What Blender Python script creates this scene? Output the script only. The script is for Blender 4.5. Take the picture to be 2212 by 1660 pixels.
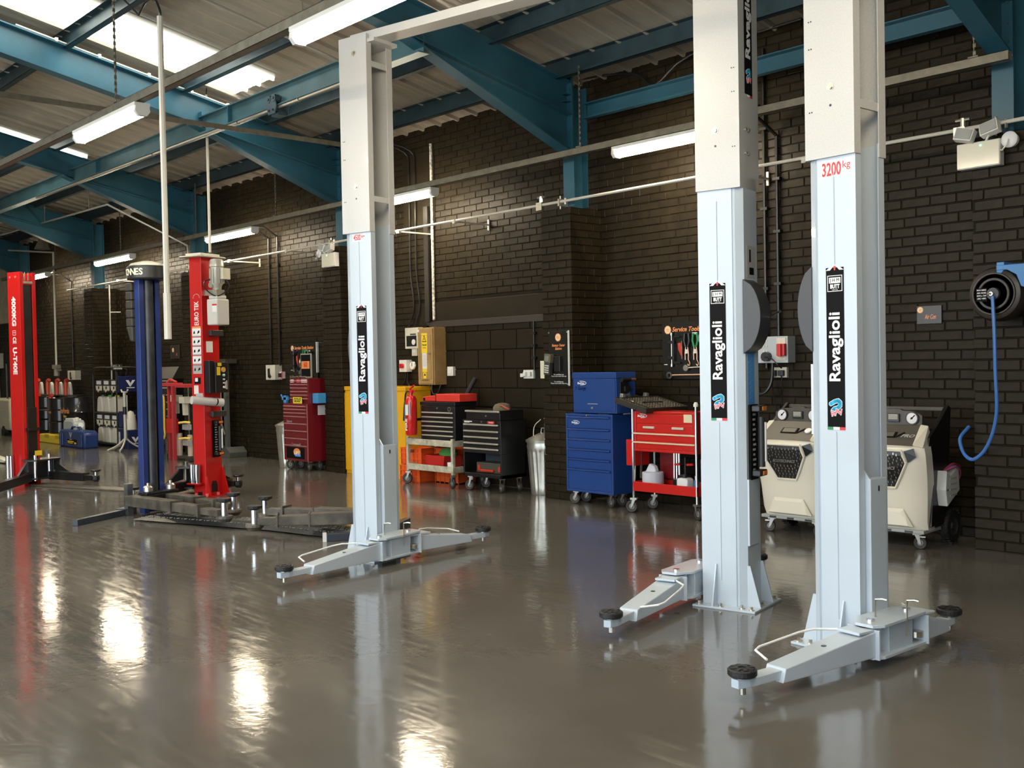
import bpy, bmesh, math, random
from mathutils import Matrix, Vector
random.seed(7)
PI = math.pi
S = bpy.context.scene
COL = S.collection
for o in list(bpy.data.objects): bpy.data.objects.remove(o)

# ---------------------------------------------------------------- camera (X runs along the brick wall, Y towards it)
FPX, PITCH, ROLL, YAW, CAMH = 2264., math.radians(1.2305), math.radians(1.0627), math.radians(47.62), 1.40
right = Vector((math.cos(YAW), math.sin(YAW), 0)); fwd = Vector((-math.sin(YAW), math.cos(YAW), 0)); upv = Vector((0, 0, 1))
FW = fwd*math.cos(PITCH) - upv*math.sin(PITCH); U0 = fwd*math.sin(PITCH) + upv*math.cos(PITCH)
RI = right*math.cos(ROLL) - U0*math.sin(ROLL); UP = right*math.sin(ROLL) + U0*math.cos(ROLL)
CP = Vector((0, 0, CAMH))
cam = bpy.data.cameras.new('camera'); co = bpy.data.objects.new('camera', cam); COL.objects.link(co)
cam.sensor_fit = 'HORIZONTAL'; cam.sensor_width = 36; cam.lens = FPX/2212*36; cam.clip_end = 200; cam.clip_start = .05
m = Matrix((RI, UP, -FW)).transposed().to_4x4(); m.translation = CP; co.matrix_world = m
S.camera = co
def ray(px, py): return FW + RI*((px-1106)/FPX) - UP*((py-830)/FPX)
def W(px, py, Y=7.9):          # photo measurement -> point on the plane parallel to the wall at depth Y
    d = ray(px, py); return CP + d*(Y/d.y)
def G(px, py, z=0.):           # photo measurement -> point on the floor (or at height z)
    d = ray(px, py); return CP + d*((z-CAMH)/d.z)

# ---------------------------------------------------------------- daylight and exposure
w = bpy.data.worlds.new('world'); S.world = w; w.use_nodes = True
bg = w.node_tree.nodes['Background']; bg.inputs[0].default_value = (.84, .93, 1.0, 1); bg.inputs[1].default_value = 1.75
sl = bpy.data.lights.new('sun', 'SUN'); sl.energy = 5.0; sl.angle = .05; sl.color = (1, .96, .86)
so = bpy.data.objects.new('sun', sl); COL.objects.link(so); so.rotation_euler = (math.radians(-38), 0, math.radians(10))   # shines over the back wall onto the roof
S.view_settings.view_transform = 'Standard'; S.view_settings.look = 'None'
S.view_settings.gamma = 1; S.view_settings.use_curve_mapping = False
S.view_settings.exposure = 1.35

# ---------------------------------------------------------------- materials
MATS = {}
def mat(name, col, rough=.5, metal=0, var=0., vscale=6, bump=0., bscale=60, coat=0., emit=None, estr=0, spec=.5, rvar=0.):
    if name in MATS: return MATS[name]
    m = bpy.data.materials.new(name); m.use_nodes = True; nt = m.node_tree; N = nt.nodes; L = nt.links
    b = N['Principled BSDF']
    c = tuple(col)+(1,)
    b.inputs['Base Color'].default_value = c; b.inputs['Roughness'].default_value = rough
    b.inputs['Metallic'].default_value = metal; b.inputs['Coat Weight'].default_value = coat
    b.inputs['Specular IOR Level'].default_value = spec
    tc = N.new('ShaderNodeTexCoord')
    if var or rvar:
        nz = N.new('ShaderNodeTexNoise'); nz.inputs['Scale'].default_value = vscale; nz.inputs['Detail'].default_value = 5
        L.new(tc.outputs['Object'], nz.inputs['Vector'])
        if var:
            mr = N.new('ShaderNodeMapRange'); mr.inputs[3].default_value = 1-var; mr.inputs[4].default_value = 1+var
            mr.inputs[1].default_value = .3; mr.inputs[2].default_value = .7
            L.new(nz.outputs[0], mr.inputs[0])
            mx = N.new('ShaderNodeVectorMath'); mx.operation = 'MULTIPLY'; mx.inputs[0].default_value = col
            L.new(mr.outputs[0], mx.inputs[1]); L.new(mx.outputs[0], b.inputs['Base Color'])
        if rvar:
            m2 = N.new('ShaderNodeMapRange'); m2.inputs[3].default_value = max(rough-rvar, 0); m2.inputs[4].default_value = rough+rvar
            m2.inputs[1].default_value = .3; m2.inputs[2].default_value = .7
            L.new(nz.outputs[0], m2.inputs[0]); L.new(m2.outputs[0], b.inputs['Roughness'])
    if bump:
        n2 = N.new('ShaderNodeTexNoise'); n2.inputs['Scale'].default_value = bscale; n2.inputs['Detail'].default_value = 4
        L.new(tc.outputs['Object'], n2.inputs['Vector'])
        bp = N.new('ShaderNodeBump'); bp.inputs['Strength'].default_value = bump; bp.inputs['Distance'].default_value = .004
        L.new(n2.outputs[0], bp.inputs['Height']); L.new(bp.outputs[0], b.inputs['Normal'])
    if emit:
        b.inputs['Emission Color'].default_value = tuple(emit)+(1,); b.inputs['Emission Strength'].default_value = estr
    MATS[name] = m; return m
BRICK = mat('painted_brick', (.0190, .0140, .0072), .45, var=.30, vscale=9, bump=.6, bscale=28, spec=.14)
MORTAR = mat('painted_mortar', (.010, .0074, .004), .6, spec=.1, var=.2, bump=.5, bscale=50)
RENDER_ = mat('painted_render', (.0185, .0138, .0076), .5, spec=.15, var=.2, vscale=3, bump=.4, bscale=20)
BLUE = mat('blue_steel_paint', (.024, .105, .155), .38, var=.18, vscale=2.5, bump=.08, bscale=30)
GALV = mat('galvanised_steel', (.19, .175, .135), .45, .5, var=.2, vscale=14)
SHEET = mat('roof_sheet_lining', (.42, .385, .32), .30, .0, var=.10, vscale=1.2)
LIFT = mat('pale_grey_lift_paint', (.50, .58, .66), .28, var=.03, vscale=3, coat=.3)
LIFTD = mat('speckled_lift_paint', (.52, .53, .53), .33, var=.07, vscale=160, coat=.2)
RED = mat('red_lift_paint', (.55, .008, .008), .3, var=.1, vscale=3, coat=.3)
NAVY = mat('navy_lift_paint', (.022, .045, .19), .32, var=.2, vscale=4, coat=.2)
BLK = mat('black_paint', (.012, .012, .013), .3, var=.2)
RUB = mat('black_rubber', (.014, .014, .015), .6, bump=.3)
DKG = mat('dark_grey_plastic', (.035, .036, .04), .42)
WHT = mat('white_plastic', (.75, .74, .70), .4, var=.05)
CRM = mat('cream_metal', (.62, .60, .50), .45, var=.12)
CHR = mat('chrome', (.75, .75, .76), .14, 1.0)
ZINC = mat('zinc_bright', (.62, .60, .52), .3, .9, var=.1)
PRB = mat('decal_black', (.004, .004, .005), .6, spec=.12)
PRW = mat('decal_white', (.82, .83, .84), .4)
PRR = mat('decal_red', (.62, .02, .02), .4)
PRG = mat('decal_green', (.02, .25, .09), .4)
PRC = mat('decal_cyan', (.02, .48, .80), .4)
PRO = mat('decal_orange', (.85, .30, .09), .4)
PRY = mat('decal_yellow', (.85, .62, .03), .4)
PRS = mat('decal_silver', (.42, .42, .42), .45)
PRK = mat('decal_pink', (.85, .15, .2), .4)
PRN = mat('decal_blue', (.09, .34, .80), .4)
OIL = mat('dirty_arm_paint', (.085, .075, .06), .5, var=.5, vscale=9)

# floor: glossy grey epoxy, a little uneven, scuffed
def floor_mat():
    m = bpy.data.materials.new('grey_epoxy_floor'); m.use_nodes = True; nt = m.node_tree; N = nt.nodes; L = nt.links
    b = N['Principled BSDF']; tc = N.new('ShaderNodeTexCoord')
    def noise(scale, det, vec=None, st=(1, 1, 1), rough=.55):
        mp = N.new('ShaderNodeMapping'); mp.inputs['Scale'].default_value = st; L.new(tc.outputs['Object'], mp.inputs['Vector'])
        n = N.new('ShaderNodeTexNoise'); n.inputs['Scale'].default_value = scale; n.inputs['Detail'].default_value = det
        n.inputs['Roughness'].default_value = rough; L.new(mp.outputs[0], n.inputs['Vector']); return n
    def mrange(src, a, b_, c, d):
        r = N.new('ShaderNodeMapRange'); r.inputs[1].default_value = a; r.inputs[2].default_value = b_; r.inputs[3].default_value = c; r.inputs[4].default_value = d
        L.new(src, r.inputs[0]); return r
    big = noise(.7, 6); fine = noise(45, 4); scuff = noise(3.0, 9, st=(1, 7, 1), rough=.7); spots = noise(22, 3)
    cr = N.new('ShaderNodeMix'); cr.data_type = 'RGBA'
    cr.inputs[6].default_value = (.106, .097, .083, 1); cr.inputs[7].default_value = (.142, .133, .119, 1)
    L.new(mrange(big.outputs[0], .35, .65, 0, 1).outputs[0], cr.inputs[0])
    c2 = N.new('ShaderNodeMix'); c2.data_type = 'RGBA'; c2.inputs[7].default_value = (.30, .27, .23, 1)
    L.new(cr.outputs[2], c2.inputs[6]); L.new(mrange(scuff.outputs[0], .66, .80, 0, .55).outputs[0], c2.inputs[0])
    c3 = N.new('ShaderNodeMix'); c3.data_type = 'RGBA'; c3.inputs[7].default_value = (.40, .36, .28, 1)
    L.new(c2.outputs[2], c3.inputs[6]); L.new(mrange(spots.outputs[0], .77, .80, 0, .5).outputs[0], c3.inputs[0])
    L.new(c3.outputs[2], b.inputs['Base Color'])
    L.new(mrange(scuff.outputs[0], .45, .75, .085, .24).outputs[0], b.inputs['Roughness'])
    b.inputs['Specular IOR Level'].default_value = .62; b.inputs['IOR'].default_value = 1.52
    wav = noise(2.6, 3, st=(1.6, 1, 1)); w2 = noise(26, 2)
    b1 = N.new('ShaderNodeBump'); b1.inputs['Strength'].default_value = 1; b1.inputs['Distance'].default_value = .0014; L.new(wav.outputs[0], b1.inputs['Height'])
    b2 = N.new('ShaderNodeBump'); b2.inputs['Strength'].default_value = 1; b2.inputs['Distance'].default_value = .0004; L.new(w2.outputs[0], b2.inputs['Height']); L.new(b1.outputs[0], b2.inputs['Normal'])
    b3 = N.new('ShaderNodeBump'); b3.inputs['Strength'].default_value = .5; b3.inputs['Distance'].default_value = .00012; L.new(fine.outputs[0], b3.inputs['Height']); L.new(b2.outputs[0], b3.inputs['Normal'])
    L.new(b3.outputs[0], b.inputs['Normal'])
    return m
FLOOR = floor_mat()

# ---------------------------------------------------------------- mesh builder
class MB:
    def __init__(s, M=None): s.v = []; s.f = []; s.mi = []; s.k = 0; s.M = M or Matrix()
    def add(s, vs, fs):
        n = len(s.v); s.v += [s.M @ Vector(p) for p in vs]; s.f += [[i+n for i in f] for f in fs]; s.mi += [s.k]*len(fs); return s
    def box(s, x0, x1, y0, y1, z0, z1):
        return s.add([(x0,y0,z0),(x1,y0,z0),(x1,y1,z0),(x0,y1,z0),(x0,y0,z1),(x1,y0,z1),(x1,y1,z1),(x0,y1,z1)],
                     [(0,3,2,1),(4,5,6,7),(0,1,5,4),(1,2,6,5),(2,3,7,6),(3,0,4,7)])
    def cbox(s, c, d): return s.box(c[0]-d[0]/2, c[0]+d[0]/2, c[1]-d[1]/2, c[1]+d[1]/2, c[2]-d[2]/2, c[2]+d[2]/2)
    def prism(s, pts, ax, a, b):      # polygon extruded along axis; pts are the two other coordinates in cyclic order
        n = len(pts)
        def P(p, t): return {'x': (t, p[0], p[1]), 'y': (p[0], t, p[1]), 'z': (p[0], p[1], t)}[ax]
        return s.add([P(p, a) for p in pts]+[P(p, b) for p in pts],
                     [list(range(n))[::-1], [i+n for i in range(n)]]+[(i, (i+1) % n, (i+1) % n+n, i+n) for i in range(n)])
    def cyl(s, p, q, r, n=12, r2=None):
        p, q = Vector(p), Vector(q); d = (q-p).normalized(); a = d.orthogonal().normalized(); b = d.cross(a); r2 = r if r2 is None else r2
        vs = [p+(a*math.cos(2*PI*i/n)+b*math.sin(2*PI*i/n))*r for i in range(n)]+[q+(a*math.cos(2*PI*i/n)+b*math.sin(2*PI*i/n))*r2 for i in range(n)]
        return s.add(vs, [list(range(n))[::-1], [i+n for i in range(n)]]+[(i, (i+1) % n, (i+1) % n+n, i+n) for i in range(n)])
    def tube(s, pts, r, n=8):
        pts = [Vector(p) for p in pts]; vs = []; a = None
        for i, p in enumerate(pts):
            d = ((pts[min(i+1, len(pts)-1)]-p).normalized()+(p-pts[max(i-1, 0)]).normalized())
            d = d.normalized() if d.length > 1e-6 else Vector((0, 0, 1))
            a = d.orthogonal().normalized() if a is None else (a-d*a.dot(d)).normalized()
            b = d.cross(a); vs += [p+(a*math.cos(2*PI*k/n)+b*math.sin(2*PI*k/n))*r for k in range(n)]
        fs = [[k for k in range(n)][::-1], [(len(pts)-1)*n+k for k in range(n)]]
        for i in range(len(pts)-1):
            for k in range(n): fs.append((i*n+k, i*n+(k+1) % n, (i+1)*n+(k+1) % n, (i+1)*n+k))
        return s.add(vs, fs)
    def lathe(s, prof, c=(0, 0, 0), n=20, ax='z'):
        vs = []; fs = []
        for r, z in prof:
            for k in range(n):
                a = 2*PI*k/n; x, y = r*math.cos(a), r*math.sin(a)
                p = {'z': (x, y, z), 'y': (x, z, y), 'x': (z, x, y)}[ax]
                vs.append((p[0]+c[0], p[1]+c[1], p[2]+c[2]))
        for i in range(len(prof)-1):
            for k in range(n): fs.append((i*n+k, i*n+(k+1) % n, (i+1)*n+(k+1) % n, (i+1)*n+k))
        if len(prof) >= 4 and prof[0][0] > 0 and (prof[0][0] == prof[-1][0] or prof[0][1] == prof[-1][1]):   # closed ring
            for k in range(n): fs.append(((len(prof)-1)*n+k, (len(prof)-1)*n+(k+1) % n, (k+1) % n, k))
        else: fs.append(list(range(n))[::-1]); fs.append([(len(prof)-1)*n+k for k in range(n)])
        return s.add(vs, fs)
    def grid(s, P, nu, nv):
        vs = [P(i/nu, j/nv) for j in range(nv+1) for i in range(nu+1)]
        return s.add(vs, [(j*(nu+1)+i, j*(nu+1)+i+1, (j+1)*(nu+1)+i+1, (j+1)*(nu+1)+i) for j in range(nv) for i in range(nu)])
    def build(s, name, mats, parent=None, bevel=0, smooth=False, label=None, kind=None, recalc=True):
        me = bpy.data.meshes.new(name); me.from_pydata([tuple(p) for p in s.v], [], s.f)
        if not isinstance(mats, (list, tuple)): mats = [mats]
        for q in mats: me.materials.append(q)
        for p, i in zip(me.polygons, s.mi): p.material_index = i
        if recalc:
            bm = bmesh.new(); bm.from_mesh(me); bmesh.ops.recalc_face_normals(bm, faces=bm.faces); bm.to_mesh(me); bm.free()
        if smooth:
            me.shade_smooth()
            try: me.set_sharp_from_angle(angle=.62)
            except Exception: pass
        o = bpy.data.objects.new(name, me); COL.objects.link(o)
        if parent is not None: o.parent = parent
        if bevel:
            b = o.modifiers.new('bevel', 'BEVEL'); b.width = bevel; b.segments = 2; b.limit_method = 'ANGLE'; b.angle_limit = .7
        if label: o['label'] = label
        if kind: o['kind'] = kind
        return o
def tag(o, label, cat, group=None):
    o['label'] = label; o['category'] = cat
    if group: o['group'] = group
    return o
def thing(name, label, cat, loc=(0, 0, 0), yaw=0., group=None):
    o = bpy.data.objects.new(name, None); o.empty_display_size = .1; COL.objects.link(o); o.location = loc; o.rotation_euler = (0, 0, math.radians(yaw))
    return tag(o, label, cat, group)
def copy_tree(o, parent=None):
    c = o.copy(); COL.objects.link(c); c.parent = parent
    for ch in list(o.children): copy_tree(ch, c)
    return c
def fmat(origin, normal='-y', rot=0):   # frame for flat print: local x = reading direction, y = up, z = out of the surface
    b = {'-y': ((1, 0, 0), (0, 0, 1), (0, -1, 0)), '+x': ((0, 1, 0), (0, 0, 1), (1, 0, 0)), '-x': ((0, -1, 0), (0, 0, 1), (-1, 0, 0)), '+y': ((-1, 0, 0), (0, 0, 1), (0, 1, 0)), '+z': ((1, 0, 0), (0, 1, 0), (0, 0, 1))}[normal]
    M = Matrix(b).transposed().to_4x4(); M.translation = Vector(origin)
    return M @ Matrix.Rotation(math.radians(rot), 4, 'Z')
TXT = {}
def text(s, size, M, m, parent=None, name='lettering', bold=0.0, width=None, shear=0, align='CENTER', ext=.0006):
    key = (s, size, bold, shear, width, align)
    if key not in TXT:
        cu = bpy.data.curves.new('t', 'FONT'); cu.body = s; cu.size = size; cu.align_x = align; cu.align_y = 'CENTER'; cu.offset = bold*size; cu.extrude = ext; cu.shear = shear
        cu.resolution_u = 3
        o = bpy.data.objects.new('t', cu); COL.objects.link(o); bpy.context.view_layer.update()
        me = bpy.data.meshes.new_from_object(o.evaluated_get(bpy.context.evaluated_depsgraph_get()))
        bpy.data.objects.remove(o); bpy.data.curves.remove(cu)
        if width:
            xs = [v.co.x for v in me.vertices]; k = width/(max(xs)-min(xs))
            for v in me.vertices: v.co.x *= k
        TXT[key] = me
    me = TXT[key].copy(); me.materials.clear(); me.materials.append(m); me.transform(M)
    o = bpy.data.objects.new(name, me); COL.objects.link(o)
    if parent is not None: o.parent = parent
    return o
def decal(M, rects=(), polys=(), m=PRB, parent=None, name='sticker', th=.0008, lift=0., bevel=0, label=None):
    b = MB(M @ Matrix.Translation((0, 0, lift)))
    for x0, x1, y0, y1 in rects: b.box(x0, x1, y0, y1, 0, th)
    for p in polys: b.prism(p, 'z', 0, th)
    return b.build(name, m, parent, label=label)
def disc(cx, cy, r, n=20, ry=None, a0=0): ry = ry or r; return [(cx+r*math.cos(2*PI*i/n+a0), cy+ry*math.sin(2*PI*i/n+a0)) for i in range(n)]
def smoothpath(pts, k=4):       # Catmull-Rom
    P = [Vector(p) for p in pts]; P = [P[0]*2-P[1]]+P+[P[-1]*2-P[-2]]; out = []
    for i in range(1, len(P)-2):
        for j in range(k):
            t = j/k; a, b, c, d = P[i-1:i+3]
            out.append(.5*((2*b)+(c-a)*t+(2*a-5*b+4*c-d)*t*t+(3*b-a-3*c+d)*t**3))
    return out+[P[-2]]

# ================================================================ SETTING
WY = 7.92                      # face of the main brick wall
def zr(Y): return 4.36+.203*(7.45-Y) if Y >= -2 else 4.36+.203*9.45-.203*(-2-Y)
fl = MB().box(-27, 5, -3.0, 8.3, -.2, 0).build('floor', FLOOR, kind='structure')
apron = MB().box(-32, 12, -16, -3.0, -.2, -.01).build('floor', mat('concrete_apron', (.34, .34, .33), .8, var=.15, bump=.3), kind='structure')

# --- bricks: each brick a tapered block standing a few millimetres proud of the recessed joint
BV = []
def brick_mesh(L, H, D=.006, t=.004, j=0):
    r = random.Random(j); q = lambda: r.uniform(-.0016, .0016)
    v = [(0, 0, 0), (L, 0, 0), (L, 0, H), (0, 0, H), (t+q(), -D, t+q()), (L-t+q(), -D+q(), t+q()), (L-t+q(), -D, H-t+q()), (t+q(), -D+q(), H-t+q())]
    return v, [(4, 5, 6, 7), (0, 1, 5, 4), (1, 2, 6, 5), (2, 3, 7, 6), (3, 0, 4, 7)]
MES = {}
def brick_me(L, H, var):
    L = round(L, 2); k = (L, round(H, 3), var)
    if k not in MES:
        v, f = brick_mesh(L, H, j=hash(k) % 99999)
        me = bpy.data.meshes.new('brick'); me.from_pydata(v, [], f); me.materials.append(BRICK); MES[k] = me
    return MES[k]
def lay(parent, spans, z0, z1, T, n_single, key, name='brick', course=.075, length=.225, bond=.5, phase=0.):
    """spans(z)-> list of (a,b) along the wall; T(a,z)->matrix. Lays courses; the n_single bricks that score best by key become parts, the rest one stuff part."""
    items = []; row = 0; z = z0
    while z < z1-.03:
        for a, b in spans(z+course/2):
            off = (row % 2)*length*bond+phase; k0 = math.floor((a-off)/length)
            x = off+k0*length; jit = lambda k: (math.sin(k*127.1+row*311.7)*43758.5 % 1-.5)*.05
            while x < b-.001:
                kk = round((x-off)/length); l, h = max(x+jit(kk), a), min(x+length+jit(kk+1), b)
                if h-l > .03: items.append((l+.0035, z+.0035, h-l-.007, course-.007))
                x += length
        z += course; row += 1
    items.sort(key=key)
    for i, (a, zz, L, H) in enumerate(items[:n_single]):
        o = bpy.data.objects.new(name, brick_me(L, H, i % 5)); COL.objects.link(o); o.parent = parent
        M = T(a, zz) @ Matrix.Scale(L/round(L, 2), 4, (1, 0, 0)); M.translation += Vector((0, 0, random.uniform(-.0012, .0012))); o.matrix_local = M
    if len(items) > n_single:
        b = MB()
        for i, (a, zz, L, H) in enumerate(items[n_single:]):
            b.M = T(a, zz); v, f = brick_mesh(L, H, D=.006+random.uniform(-.002, .002), j=i); b.add(v, f)
        o = b.build(name+'work', BRICK, parent, kind='stuff', recalc=False)
T_back = lambda a, z: Matrix.Translation((a, WY, z))
wall = MB().box(-27, -2.3, WY, 8.3, 0, 4.5).build('wall_back', MORTAR, kind='structure')
DX0, DX1, DZ = -10.12, -8.10, 1.86            # blocked-up doorway
def spans_back(z):
    if z < DZ: return [(-26.9, DX0), (DX1, -2.3)]
    if z < 2.14: return [(-26.9, -10.45), (-7.75, -2.3)]
    return [(-26.9, -2.3)]
lay(wall, spans_back, 0, 4.35, T_back, 300, key=lambda t: (abs(t[0]+3.6) if (t[0] < -3.34 and t[0] > -7.2) else 50+abs(t[0]))+(.35*abs(t[1]-2.2)))
MB().box(-10.42, -7.78, WY-.014, WY+.05, 1.865, 2.135).build('lintel', RENDER_, wall, bevel=.004)
MB().box(-10.62, -9.99, WY-.016, WY+.02, 3.05, 3.98).build('panel', RENDER_, wall, bevel=.004)
z = 0.; row = 0
while z < DZ-.05:             # large concrete blocks of the infill
    x = DX0-(row % 2)*.22
    while x < DX1-.01:
        a, b = max(x, DX0)+.006, min(x+.44, DX1)-.006; h = min(.22, DZ-z)
        if b-a > .05: MB().prism([(a, z+.006), (b, z+.006), (b, z+h-.006), (a, z+h-.006)], 'y', WY-.012, WY+.01).build('concrete_block', RENDER_, wall, bevel=.004)
        x += .44
    z += .22; row += 1
t = MB(); t.box(DX0-.05, DX1+.07, WY-.035, WY, DZ-.03, DZ+.045).box(DX1, DX1+.07, WY-.035, WY, 0, DZ).box(DX0-.05, DX0, WY-.035, WY, 0, DZ)
t.build('trim_9', mat('dark_painted_timber', (.03, .025, .02), .4), kind='structure', bevel=.003)
# --- brick piers under the steel columns
PX = [-2.87, -7.27, -11.40, -15.58, -19.78]   # right-hand edges
PY = 7.45; PZ = 2.93
for i, xe in enumerate(PX):
    x0 = xe-.43
    p = MB().box(x0+.012, xe-.012, PY+.012, WY, 0, PZ-.03 if i == 0 else PZ-.01).build('trim_%d' % (i+1), MORTAR, kind='structure')
    TB = lambda a, z, y=PY+.012: Matrix.Translation((a, y, z))
    lay(p, lambda z: [(x0, xe)], 0, PZ, TB, 300, key=lambda t: 0, phase=x0)
    TS = lambda a, z, x=xe-.012: Matrix.Translation((x, a, z)) @ Matrix.Rotation(PI/2, 4, 'Z')
    lay(p, lambda z: [(PY, WY)], 0, PZ, TS, 300, key=lambda t: 0, phase=PY+.11)
# --- side and front walls, roof lining
wl_ = MB().box(-27.3, -27, -3, 8.3, 0, 5.6).build('wall_left', mat('cream_wall_paint', (.62, .58, .45), .5, var=.1), kind='structure')
wr = MB().box(3.0, 3.3, -3, 8.3, 0, 6.2).box(-2.3, 3.0, WY+.3, 8.35, 0, 4.5).build('wall_right', mat('dark_wall_paint', (.03, .028, .025), .5, var=.2), kind='structure')
wf = MB(); wf.box(-27.3, -11.5, -3.2, -3, 0, 6.0); wf.box(-11.5, 3.3, -3.2, -3, 4.1, 6.3)
wf.build('wall_front', mat('pale_front_wall_paint', (.40, .39, .35), .6), kind='structure')
prof = []                     # one sheet of roof lining, 1.0 m wide, ribs along the slope
for k in range(3):
    x = k/3; prof += [(x, 0), (x+.105, 0), (x+.125, -.006), (x+.15, 0), (x+.215, 0), (x+.235, -.006), (x+.255, 0), (x+.280, 0), (x+.292, .034), (x+.320, .034)]
prof.append((1.0, 0))
def sheet_me(xa, xb, y0, y1, name):
    me = bpy.data.meshes.new(name); pts = [p for p in prof if xa-1e-6 <= p[0] <= xb+1e-6]
    v = [(px, y0, zr(y0)-pz) for px, pz in pts]+[(px, y1, zr(y1)-pz) for px, pz in pts]; n = len(pts)
    me.from_pydata(v, [], [(i, i+1, n+i+1, n+i) for i in range(n-1)]); return me
ceil = bpy.data.objects.new('ceiling', None); COL.objects.link(ceil); ceil['kind'] = 'structure'
full = sheet_me(0, 1, 7.95, -1.9, 'roof_sheet'); full.materials.append(SHEET)
short = sheet_me(0, 1, 7.95, 6.06, 'roof_sheet'); short.materials.append(SHEET)
up_ = sheet_me(0, 1, 0.2, -1.9, 'roof_sheet'); up_.materials.append(SHEET)
GLOW = bpy.data.materials.new('translucent_rooflight'); GLOW.use_nodes = True
nt = GLOW.node_tree; nt.nodes.clear(); tr = nt.nodes.new('ShaderNodeBsdfTranslucent'); tr.inputs[0].default_value = (.97, .95, .86, 1)
nt.links.new(tr.outputs[0], nt.nodes.new('ShaderNodeOutputMaterial').inputs[0])
sky_me = sheet_me(0, 1, 6.06, 0.2, 'rooflight'); sky_me.materials.append(GLOW)
SKY = [-11.42, -17.02]        # left edges of the 0.92 m wide rooflights
x = -27.0
edges = []
marks = sorted(SKY)
while x < 3.2:
    nxt = x+1.0
    for s in marks:
        if x < s-.01 < nxt: nxt = s
        if abs(x-s) < .01: nxt = s+.92
    edges.append((x, nxt)); x = nxt
for a, b in edges:
    isky = any(abs(a-s) < .02 for s in SKY)
    for me, nm in ([(short, 'roof_sheet'), (sky_me, 'rooflight'), (up_, 'roof_sheet')] if isky else [(full, 'roof_sheet')]):
        o = bpy.data.objects.new(nm, me); COL.objects.link(o); o.parent = ceil; o.location.x = a; o.scale.x = b-a
MB().add([(-27.3, -2, zr(-2)), (3.3, -2, zr(-2)), (3.3, -3.3, zr(-3.3)), (-27.3, -3.3, zr(-3.3))], [(0, 1, 2, 3)]).build('roof_sheet', SHEET, ceil)

# ================================================================ STEEL FRAME
def isec(b, x0, x1, zt, zb, y0, y1, tf=.012, tw=.008, hw=.075):   # I-section running along y/z slope given end heights
    pass
FX = [e-.075 for e in (-3.02, -7.25, -11.39, -15.56, -19.76, -23.95)]
POS = ['nearest, at the right edge', 'second from the right', 'behind the left grey lift post', 'behind the red post with the motor', 'fifth from the right, over the oil rack', 'farthest, at the left edge']
for i, xc in enumerate(FX):
    fr = thing('portal_frame', 'blue steel portal frame with haunched rafter, '+POS[i], 'steel frame', (xc, 7.6, 0), 0, 'blue portal frames')
    zb = PZ if i < 5 else 0
    c = MB(); c.box(-.075, .075, -.10, -.088, zb, 4.12).box(-.075, .075, .088, .10, zb, 4.12).box(-.004, .004, -.088, .088, zb, 4.12)
    c.build('column', BLUE, fr)
    y0, y1 = -.10, -8.0; zt0, sl = 4.15, .203
    r = MB()
    def slab(xa, xb, za0, za1, zb0, zb1, ya, yb): r.add([(xa, ya, za0), (xb, ya, za0), (xb, yb, za1), (xa, yb, za1), (xa, ya, zb0), (xb, ya, zb0), (xb, yb, zb1), (xa, yb, zb1)], [(0, 3, 2, 1), (4, 5, 6, 7), (0, 1, 5, 4), (1, 2, 6, 5), (2, 3, 7, 6), (3, 0, 4, 7)])
    za = lambda y, d=0: zt0+sl*(y0-y)-d
    slab(-.075, .075, za(y0, .014), za(y1, .014), za(y0), za(y1), y0, y1)
    slab(-.075, .075, za(y0, .33), za(y1, .33), za(y0, .316), za(y1, .316), y0, y1)
    slab(-.005, .005, za(y0, .318), za(y1, .318), za(y0, .012), za(y1, .012), y0, y1)
    r.build('rafter', BLUE, fr)
    h = MB(); yt = -2.1; r = h
    slab(-.075, .075, 3.45, za(yt, .345), 3.464, za(yt, .331), y0, yt)
    h.add([(-.004, y0, 3.46), (-.004, y0, za(y0, .32)), (-.004, yt, za(yt, .33)), (.004, y0, 3.46), (.004, y0, za(y0, .32)), (.004, yt, za(yt, .33))], [(0, 1, 2), (3, 5, 4), (0, 3, 4, 1), (1, 4, 5, 2), (2, 5, 3, 0)])
    h.build('haunch', BLUE, fr)
    e = MB().box(-.078, .078, y0-.016, y0, 3.44, 4.2)
    for zz in (3.95, 3.99+.03): e.box(.004, .07, y0-.10, y0-.016, zz, zz+.008)
    for zz in (3.55, 3.68, 3.82, 4.08):
        for xx in (-.045, .045): e.cyl((xx, y0-.016, zz), (xx, y0-.026, zz), .011, 6)
    e.build('end_plate', BLUE, fr)
def zpurlin(y, col, label, d=.19, group='roof purlins'):
    zt = zr(y)-.025
    p = MB(); p.box(-26.9, 2.9, y-.035, y+.035, zt-.004, zt).box(-26.9, 2.9, y+.031, y+.035, zt-d, zt).box(-26.9, 2.9, y-.035, y+.035, zt-d, zt-d+.004).box(-26.9, 2.9, y-.035, y-.031, zt-d, zt-d+.022)
    o = p.build('purlin', col); tag(o, label, 'purlin', group)
BLUEG = mat('weathered_blue_purlin', (.03, .06, .075), .42, .3, var=.3, vscale=5)
zpurlin(7.36, BLUEG, 'blue steel purlin along the eaves, lowest one on the roof slope')
zpurlin(5.42, BLUEG, 'steel purlin crossing above the crane beam')
zpurlin(6.50, BLUEG, 'steel purlin between the eaves purlin and the crane beam')
zpurlin(4.12, BLUEG, 'steel purlin crossing the middle of the rooflights')
zpurlin(2.84, BLUEG, 'steel purlin high on the roof slope')
zpurlin(1.5, BLUEG, 'topmost steel purlin of the roof slope')
t = MB(); t.box(-7.17, -3.17, 7.62, 7.64, 3.78, 3.93).box(-7.17, -3.17, 7.55, 7.64, 3.92, 3.93).box(-7.17, -3.17, 7.55, 7.64, 3.78, 3.79)
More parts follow.
